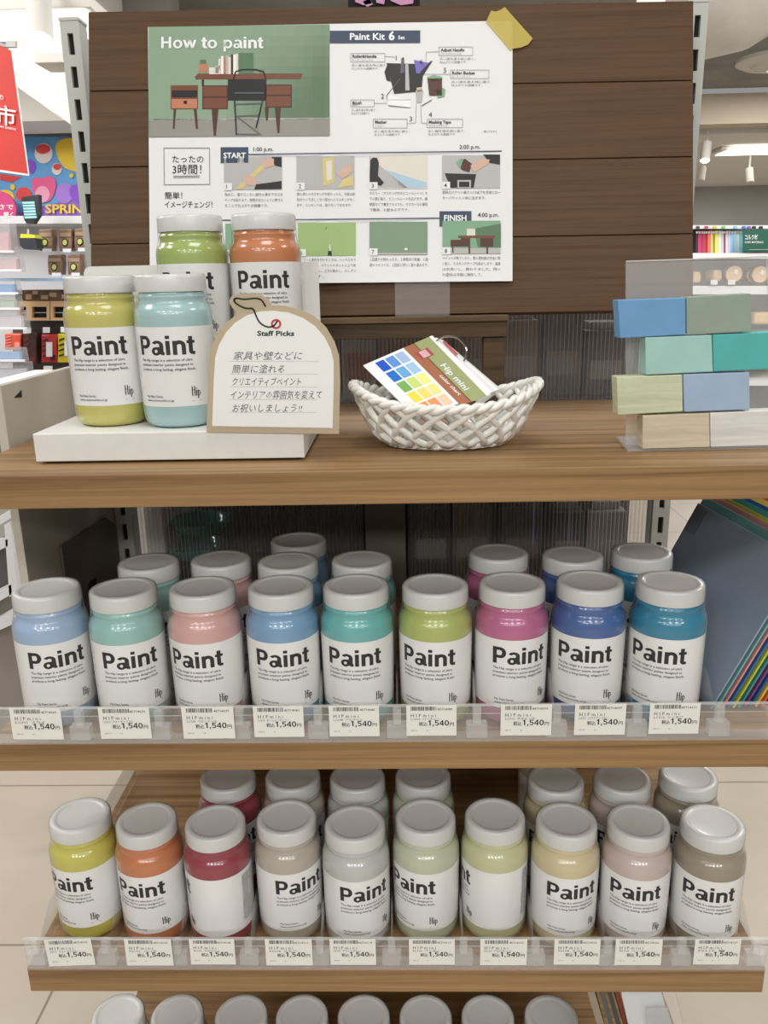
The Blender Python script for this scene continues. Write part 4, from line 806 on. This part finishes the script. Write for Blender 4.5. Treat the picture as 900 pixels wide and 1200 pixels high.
for x0, y0, x1, y1, c, c2, n in ((5, 391, 25, 410, (226, 92, 60), (240, 150, 150), 'orange'), (26, 390, 43, 427, (70, 46, 40), (120, 50, 46), 'dark brown'), (48, 392, 67, 425, (190, 50, 52), (60, 40, 40), 'red'), (67, 391, 91, 425, (222, 204, 50), (50, 50, 36), 'yellow')):
    t = thing('snack_bag', atY((x0+x1)/2, y1, 3.12), n+' patterned bag hanging on the dark display unit', 'bag', 'patterned bags'); b = MB(); slab_px(b, [(x0, y0), (x1, y0), (x1-.8, (y0+y1)/2), (x1, y1), (x0, y1), (x0+.8, (y0+y1)/2)], 3.12, .05)
    b.build('pouch', mat('bag_'+n.replace(' ', '_'), c, .3, coat=.5), t, bevel=.004); b = MB()
    for k in range(4): slab_px(b, [(x0+2, y0+(y1-y0)*(.2+.18*k)), (x0+8, y0+(y1-y0)*(.14+.18*k)), (x0+8, y0+(y1-y0)*(.2+.18*k)), (x0+2, y0+(y1-y0)*(.26+.18*k))], 3.116, .003)
    slab_px(b, rect(x1-8, y1-9, x1-2, y1-3), 3.116, .003); b.build('pattern', mat('bag_trim_'+n.replace(' ', '_'), c2, .4), t)
    if n in ('red', 'yellow'): b = MB(); slab_px(b, rect((x0+x1)/2-3.5, y0+9, (x0+x1)/2+3.5, y0+26), 3.112, .003); b.build('sticker', M_SHOPW, t)
for i, (x0, y0, x1, y1, w) in enumerate(((27, 384, 36, 390.5, 'above the dark brown bag'), (50, 383.5, 58, 390, 'above the red bag'), (71, 383, 80, 389.5, 'above the yellow bag'), (51, 429, 61, 436, 'below the red bag'))): pxbox('shelf_tag', x0, y0, x1, y1, 3.1, .004, M_SHOPW, 'small white shelf tag '+w, 'shelf tag', 'small white shelf tags')
# clear drawers
M_TRAY = clear('tray_clear', (234, 236, 240), 1.5, .08, .25, (214, 214, 220))
for i, (x0, y0, x1, y1, c, n) in enumerate(((-20, 262, 15, 296, (206, 160, 160), 'pink and orange'), (-20, 297, 24, 318, (212, 180, 172), 'salmon'), (-20, 328, 20, 345, (110, 160, 214), 'blue labelled'), (-20, 346, 22, 363, (186, 206, 180), 'pale green'), (-20, 364, 30, 386, (218, 210, 214), 'white'), (-20, 408, 28, 424, (140, 180, 220), 'light blue'), (-20, 425, 35, 450, (206, 206, 212), 'frosted'))):
    t = thing('storage_box', atY((x0+x1)/2, y1, 2.9), 'clear plastic box with %s contents at the picture edge' % n, 'storage box', 'clear plastic storage boxes')
    b = MB(); slab_px(b, [(x0, y0), (x1-4, y0), (x1-1, y1), (x0, y1)], 2.9, .05); b.build('box', M_TRAY, t)
    b = MB(); slab_px(b, rect(x0+2, y0+(y1-y0)*.3, x1-5, y1-2.6), 2.91, .03); b.build('contents', mat('drawer_fill_'+n.replace(' ', '_'), c, .5), t)
    b = MB(); slab_px(b, rect(x0, y1-2.5, x1+.5, y1), 2.885, .01); b.build('lip', M_SHOPW, t)
pxbox('white_counter', -30, 451, 60, 457, 2.3, .4, M_SHOPW, 'white counter edge below the clear drawers', 'counter')
pxbox('grey_crate', -30, 458, 22, 545, 2.32, .4, None, 'dark grey crate under the white counter edge', 'crate', mats=[mat('crate_grey', (112, 106, 106), .5), M_SHOPW, M_DARK], extra=[(-20, 470, 12, 478, 1), (-20, 500, 16, 512, 2), (-20, 484, 14, 490, 1)])
# storage frame under the top shelf end
tag(MB().slab([atX(*p, -.4792) for p in ((16.5, 466), (25, 457), (25.5, 465.5))], (.0004, 0, 0)).build('arrow_sticker', M_DARK), 'small black arrow sticker on the beige end panel', 'sticker')
t = thing('storage_unit', atY(12, 760, 1.75), 'white storage frame with dark drawers beyond the beige end panel', 'storage unit')
b = MB(); Y = 1.75
for q in ([(-30, 622), (24, 590), (24, 600), (-30, 634)], [(5, 615), (12, 611), (20, 690), (11, 700)], [(-30, 640), (9, 632), (9, 640), (-30, 660)], [(-30, 706), (13, 685), (14, 696), (-30, 722)], [(-30, 740), (20, 712), (40, 712), (40, 720), (-30, 752)]): slab_px(b, q, Y, .03)
b.build('bars', M_SHOPW, t)
b = MB(); slab_px(b, [(-40, 712), (26, 690), (30, 880), (-40, 880)], Y+.05, .02); b.build('side_panel', mat('storage_taupe', (150, 142, 134), .5), t)
b = MB(); slab_px(b, [(-30, 650), (8, 642), (13, 690), (-30, 715)], Y+.04, .2); b.build('drawer', mat('storage_drawer', (96, 92, 92), .5), t)
b = MB(); slab_px(b, [(14, 628), (28, 620), (31, 655), (17, 660)], Y+.3, .2); b.build('goods', mat('storage_red', (110, 40, 38), .5), t)
pxbox('low_cabinet', -60, 720, 60, 1010-60, 1.9, .4, mat('cabinet_taupe', (176, 168, 158), .5), 'taupe low cabinet behind the powder blue jar', 'cabinet') if False else None
# red banner
t = thing('hanging_banner', atY(15, 205, 2.4), 'red hanging banner with white characters', 'banner')
b = MB(); slab_px(b, [(-40, 40), (0, 53.5), (14, 60), (33.5, 205), (0, 200), (-40, 192)], 2.4, .004); b.build('cloth', mat('banner_red', (212, 58, 48), .6, noise=.05, nscale=6), t)
b = MB(); slab_px(b, [(13, 59), (14.6, 60), (34.4, 205.5), (33, 205)], 2.398, .0015); slab_px(b, [(-40, 191), (0, 199), (33.5, 204), (33.5, 206), (0, 201.5), (-40, 194)], 2.398, .0015); b.build('hem', M_PAPER, t)
b = MB(); BT = lambda u, v: atY(u, v+(u-10)*.16, 2.396); text(b, '楽市', BT, 18.5, 145.5, 17, 0, 'R', vd=-1, off=.01); text(b, 'の', BT, 4, 118, 5, 0, 'R', vd=-1); text(b, 'HAPPY SPRING', BT, 18.5, 151.5, 2.6, 0, 'R', vd=-1); b.build('lettering', M_PAPER, t)
b = MB(); b.tube([atY(-40, 36, 2.4), atY(6, 54, 2.4), atY(18, 50, 2.4)], .004, 6); slab_px(b, rect(7, 47.5, 18, 55), 2.39, .012); b.build('rod', mat('rod_grey', (190, 190, 188), .4), t)
# soffit over the mural
b = MB(); y0, y1 = 2.9, 3.58; zb = atY(60, 150, 3.56).z
so = [atZ(-40, 150, zb+.02), atZ(130, 148, zb+.02)]
struct(MB().box((-3.4, 3.30, zb-.02), (-1.02, 3.56, zb+.10)).build('trim_2', M_CWHITE))
b = MB(); A0 = atY(15, 98, 2.9); B0 = atY(86, 148, 2.9)
q = [A0, B0, Vector((B0.x, 2.9, CEIL-.02)), Vector((A0.x, 2.9, CEIL-.02))]; b.slab(q, (0, .66, 0)); struct(b.build('trim_3', M_CWHITE))
t = thing('ceiling_light_panel', (-1.5, 3.1, CEIL-.02), 'bright ceiling light panel at the upper corner above the banner', 'ceiling light')
a = atZ(106, 10, 2.2); b = MB(); b.box((a.x-1.3, a.y, 2.205), (a.x, a.y+.30, 2.235)); b.build('frame', M_CWHITE, t); MB().box((a.x-1.28, a.y+.015, 2.196), (a.x-.02, a.y+.285, 2.2045)).build('diffuser', mat('lamp_panel', (255, 253, 248), .5, emit=((255, 252, 245), 2.2)), t)
for dx in (-.1, -1.1): MB().tube([(a.x+dx, a.y+.15, 2.236), (a.x+dx, a.y+.15, CEIL)], .004, 6).build('hanger', M_STEEL, t)
def spot(px, py, Y, dz, lx, label, on, r=.035):
    p = atY(px, py, Y); t = thing('track_spotlight', p, label, 'spotlight', 'white track spotlights'); d = Vector((lx, -.12, -.3)).normalized(); s = p-d*(.04+2.6*r)
    MB().tube([s, p], r, 16).build('can', M_CWHITE, t, smooth=True); MB().tube([s, Vector((s.x, s.y, dz))], .008, 8).build('stem', M_CWHITE, t)
    MB().tube([p, p+d*.004], r*.86, 16).build('lens', mat('spot_lens_on', (255, 253, 246), .4, emit=((255, 250, 240), 6)) if on else mat('spot_lens_off', (190, 188, 182), .4), t)
spot(47, 46, 2.55, CEIL, .02, 'white spotlight shining above the red banner', True, .035)
b = MB().box(tuple(atY(40, 74, 2.7)), tuple(atY(76, 60, 2.7)+Vector((0, .12, 0)))); p = atY(58, 60, 2.7); b.tube([Vector((p.x, 2.76, p.z)), Vector((p.x, 2.76, CEIL))], .008, 8)
tag(b.build('junction_box', M_CWHITE, bevel=.004), 'white junction box under the shining spotlight by the banner', 'junction box')

# ------------------------------------------------------------------ shop beyond, towards the paper rolls
YP = 3.5
M_SHR = mat('paper_shelf_white', (236, 236, 234), .4)
t = thing('paper_rack', atY(880, 345, YP), 'white rack holding coloured paper and wooden coasters', 'rack')
b = MB(); slab_px(b, rect(800, 264, 1010, 268), YP, .35); b.build('rack_top', M_SHR, t)
for y0, y1 in ((296.5, 303), (335, 345), (391, 397), (446, 452)): b = MB(); slab_px(b, rect(800, y0, 1010, y1), YP-.02, .37); b.build('shelf_panel', M_SHR, t)
b = MB(); slab_px(b, rect(800, 264, 1010, 520), YP+.33, .02); b.build('back_panel', mat('rack_back', (190, 186, 182), .6), t)
b = MB(); slab_px(b, rect(812, 452, 1010, 545), YP+.05, .2); b.build('plinth', mat('rack_plinth', (96, 90, 86), .6), t)
cs = [((54, 44, 48), 2.2, 'black'), ((200, 60, 110), 3, 'rose'), ((170, 50, 80), 2, 'wine'), ((196, 64, 90), 2.2, 'raspberry'), ((160, 36, 48), 2, 'dark red'), ((236, 120, 96), 3, 'coral'), ((240, 214, 130), 2, 'butter'), ((150, 140, 60), 2, 'olive'), ((238, 226, 110), 3.2, 'lemon'), ((230, 228, 214), 3, 'ivory'), ((200, 196, 200), 2.2, 'silver grey'), ((130, 80, 96), 1.8, 'plum'), ((238, 214, 224), 2.6, 'blush'), ((196, 206, 240), 2.4, 'lavender'), ((160, 206, 238), 3, 'baby blue'), ((178, 220, 236), 2.6, 'ice blue'), ((214, 236, 240), 2.6, 'frost'), ((150, 216, 226), 3.6, 'aqua')]
x = 815.5
for i, (c, w, n) in enumerate(cs):
    b = MB(); s0 = 0; slab_px(b, [(x, 270), (x+w*1.14, 270), (x+w*1.14+s0, 296.4), (x+s0, 296.4)], YP+.03, .22)
    slab_px(b, rect(x+.4, 271, x+w, 273.5), YP+.024, .005, 1)
    tag(b.build('paper_stack', [mat('paper_'+n.replace(' ', '_'), c, .6), M_PAPER]), n+' coloured stack of paper standing in the white rack', 'paper', 'coloured paper in the white rack'); x += w*1.22
    b = MB(); slab_px(b, rect(x-2.2, 265, x-.2, 267.8), YP-.006, .004)
for k, (px, c, n) in enumerate(((818, (60, 60, 60), 'black'), (828, (200, 60, 90), 'pink'), (838, (220, 190, 60), 'yellow'), (848, (110, 190, 90), 'green'), (862, (120, 190, 230), 'sky'), (872, (60, 120, 220), 'blue'), (878, (140, 90, 200), 'violet'), (884, (40, 40, 46), 'dark'), (892, (50, 50, 60), 'slate'))):
    pxbox('colour_chip', px-2, 265, px+2, 267.8, YP-.006, .004, mat('chip_'+n, c, .5), n+' colour chip on the top edge of the white rack', 'colour chip', 'colour chips on the rack edge')
t = thing('green_sign', atY(890, 297, YP-.03), 'dark green material sign on the white paper rack', 'sign'); b = MB(); slab_px(b, rect(871, 269, 925, 294.5), YP-.03, .006); b.build('plate', mat('sign_green', (30, 92, 74), .5), t)
b = MB(); GS = lambda u, v: atY(u, v, YP-.032); text(b, 'コルク材', GS, 873, 280.5, 4.6, 0, w=15, vd=-1, off=.02); text(b, 'CORK MATERIALS', GS, 872.6, 285, 2.4, 0, w=22, vd=-1, off=.01); pxl = [GS(878, 292.4), GS(925, 291.8), GS(925, 292.1), GS(878, 292.7)]; b.poly(pxl); b.build('lettering', M_PAPER, t)
M_SLICE = mat('slice_wood', (222, 190, 148), .6); M_BARK = mat('slice_bark', (120, 84, 58), .8)
for i, (cx, cy, r, w) in enumerate(((860, 321, 11, 'beside the tan blocks'), (883, 322.5, 9.5, 'behind the larger one'), (891, 321.5, 11, 'under the green sign'))):
    c = atY(cx, cy, YP+.02+(.03 if i == 1 else 0)); rr = (atY(cx+r, cy, YP)-atY(cx, cy, YP)).length
    t = thing('wood_slice', c-Vector((0, 0, rr)), 'round wooden slice coaster on the white rack, '+w, 'wood slice', 'wooden slice coasters')
    ring = [c+Vector((rr*math.cos(k*.2618), 0, rr*math.sin(k*.2618))) for k in range(24)]
    MB().slab(ring, (0, .02, 0)).build('bark', M_BARK, t); MB().slab([c+(p-c)*.86-Vector((0, .002, 0)) for p in ring], (0, .004, 0)).build('face', M_SLICE, t)
    b = MB(); q = [c+Vector((a*rr, -.004, d*rr)) for a, d in ((-.1, .1), (.25, -.1), (.45, .3), (.1, .5))]; b.slab(q, (0, .001, 0)); b.build('price_sticker', M_PAPER, t)
for i, (x0, y0, x1, y1, w) in enumerate(((813, 318, 822, 331, 'beside the upright'), (836, 316, 847, 329, 'in the clear bin'), (884, 366, 912, 380, 'on the lower rack shelf'), (884, 410, 910, 428, 'on the lowest rack shelf'))): pxbox('wood_block', x0, y0, x1, y1, YP+.03, .1, M_SLICE, 'pale wooden block on the white rack, '+w, 'wood block', 'pale wooden blocks', bevel=.01)
for i, (x0, x1, w) in enumerate(((812, 850, 'below the paper stacks'), (851, 902, 'below the green sign'))):
    b = MB()
    for q in (rect(x0, 306, x1, 334.2),): slab_px(b, q, YP-.015, .006)
    slab_px(b, rect(x0, 306, x1, 307), YP-.02, .006); tag(b.build('clear_bin', M_CLEAR), 'clear acrylic bin front of the white rack '+w, 'bin', 'clear acrylic bins')
for x0, w in ((833, 'under the clear bin beside the upright'), (853.5, 'under the coaster beside the green sign')): pxbox('shelf_tag', x0, 328, x0+8, 333.5, YP-.03, .003, M_SHOPW, 'white price tag on the rack '+w, 'shelf tag', 'white tags on the rack')
spot(826, 188, 6.25, 2.55, -.05, 'lit white track spotlight before the ceiling beam', True, .034); spot(821, 212, 7.2, 2.37, -.06, 'unlit white spotlight below the lit one', False, .03); spot(879, 214, 7.2, 2.37, 0, 'unlit white spotlight under the bright ceiling panel', False, .03)
a0 = atZ(838, 182, 2.34); b0 = atZ(905, 182, 2.34); c0 = atZ(898, 174, 2.34)
t = thing('ceiling_light_panel', (b0.x, a0.y+.4, 2.34), 'bright ceiling light panel beyond the beam above the paper rack', 'ceiling light')
MB().box((a0.x-.05, a0.y-.05, 2.342), (a0.x+1.4, c0.y+.05, 2.368)).build('frame', M_CWHITE, t); MB().box((a0.x, a0.y, 2.335), (a0.x+1.3, c0.y, 2.3415)).build('diffuser', mat('lamp_panel', (255, 253, 248)), t)
# wrapped duct, round diffuser, cables above
dm = mat('duct_wrap', (226, 222, 214), .5, noise=.05, nscale=7, bump=1.0); a = atY(915, 8, 3.2); b = MB()
pts = [atY(x, y, 2.6) for x, y in ((770, -28), (800, -22), (830, -24), (850, -34), (875, -46), (900, -64), (1000, -120))]
b.tube(pts, [.205, .21, .195, .21, .2, .21, .2], 24); tag(b.build('wrapped_duct', dm, smooth=True), 'grey foil wrapped duct under the ceiling beside the upright', 'duct')
p = atZ(913, 77, CEIL-.04); t = thing('ceiling_vent', p, 'round white ceiling vent beyond the wrapped duct', 'vent')
MB().lathe([(.235, .04), (.235, .02), (.19, 0), (.16, .004), (.10, -.004), (.0, -.006)], p, 32).build('dish', M_CWHITE, t, smooth=True); MB().lathe([(.15, .003), (.146, -.008), (.135, -.008), (.13, .003)], p, 32).build('ring', M_CWHITE, t, smooth=True)
for i in range(3):
    b = MB(); x0 = 2.35+i*.3; b.tube([Vector((x0+.12*k, 6.26, 2.405+.02*math.sin(k*2.1+i))) for k in range(7)], .008, 6)
    tag(b.build('ceiling_cable', M_DARK), 'dark cable under the beige beam, %s from the upright' % ('first', 'second', 'third')[i], 'cable', 'cables under the beam')
b = MB()
for x, y, w, h, m in ((415, -14, 35, 24, 0), (452, -14, 34, 21, 0)): pass
t = thing('patterned_sign', onb(455, 5, -.04), 'black sign with pink petals standing above the plank board', 'sign')
YS = 1.42; b = MB(); slab_px(b, rect(408, -40, 492, 30), YS, .006); b.build('plate', M_DARK, t); b = MB()
for pts in ([(418, -8), (432, -4), (436, 4), (426, 6), (416, 2)], [(440, -12), (452, -6), (450, 5), (441, 3)], [(455, -14), (486, -10), (484, 4), (470, 6), (458, 1)], [(425, 2), (433, -2), (437, 5), (430, 8)]): slab_px(b, pts, YS-.003, .003)
b.build('petals', mat('petal_pink', (220, 160, 200), .5), t)
b = MB(); slab_px(b, rect(440, 30, 460, 60), YS+.008, .01); b.build('stake', M_STEEL, t)
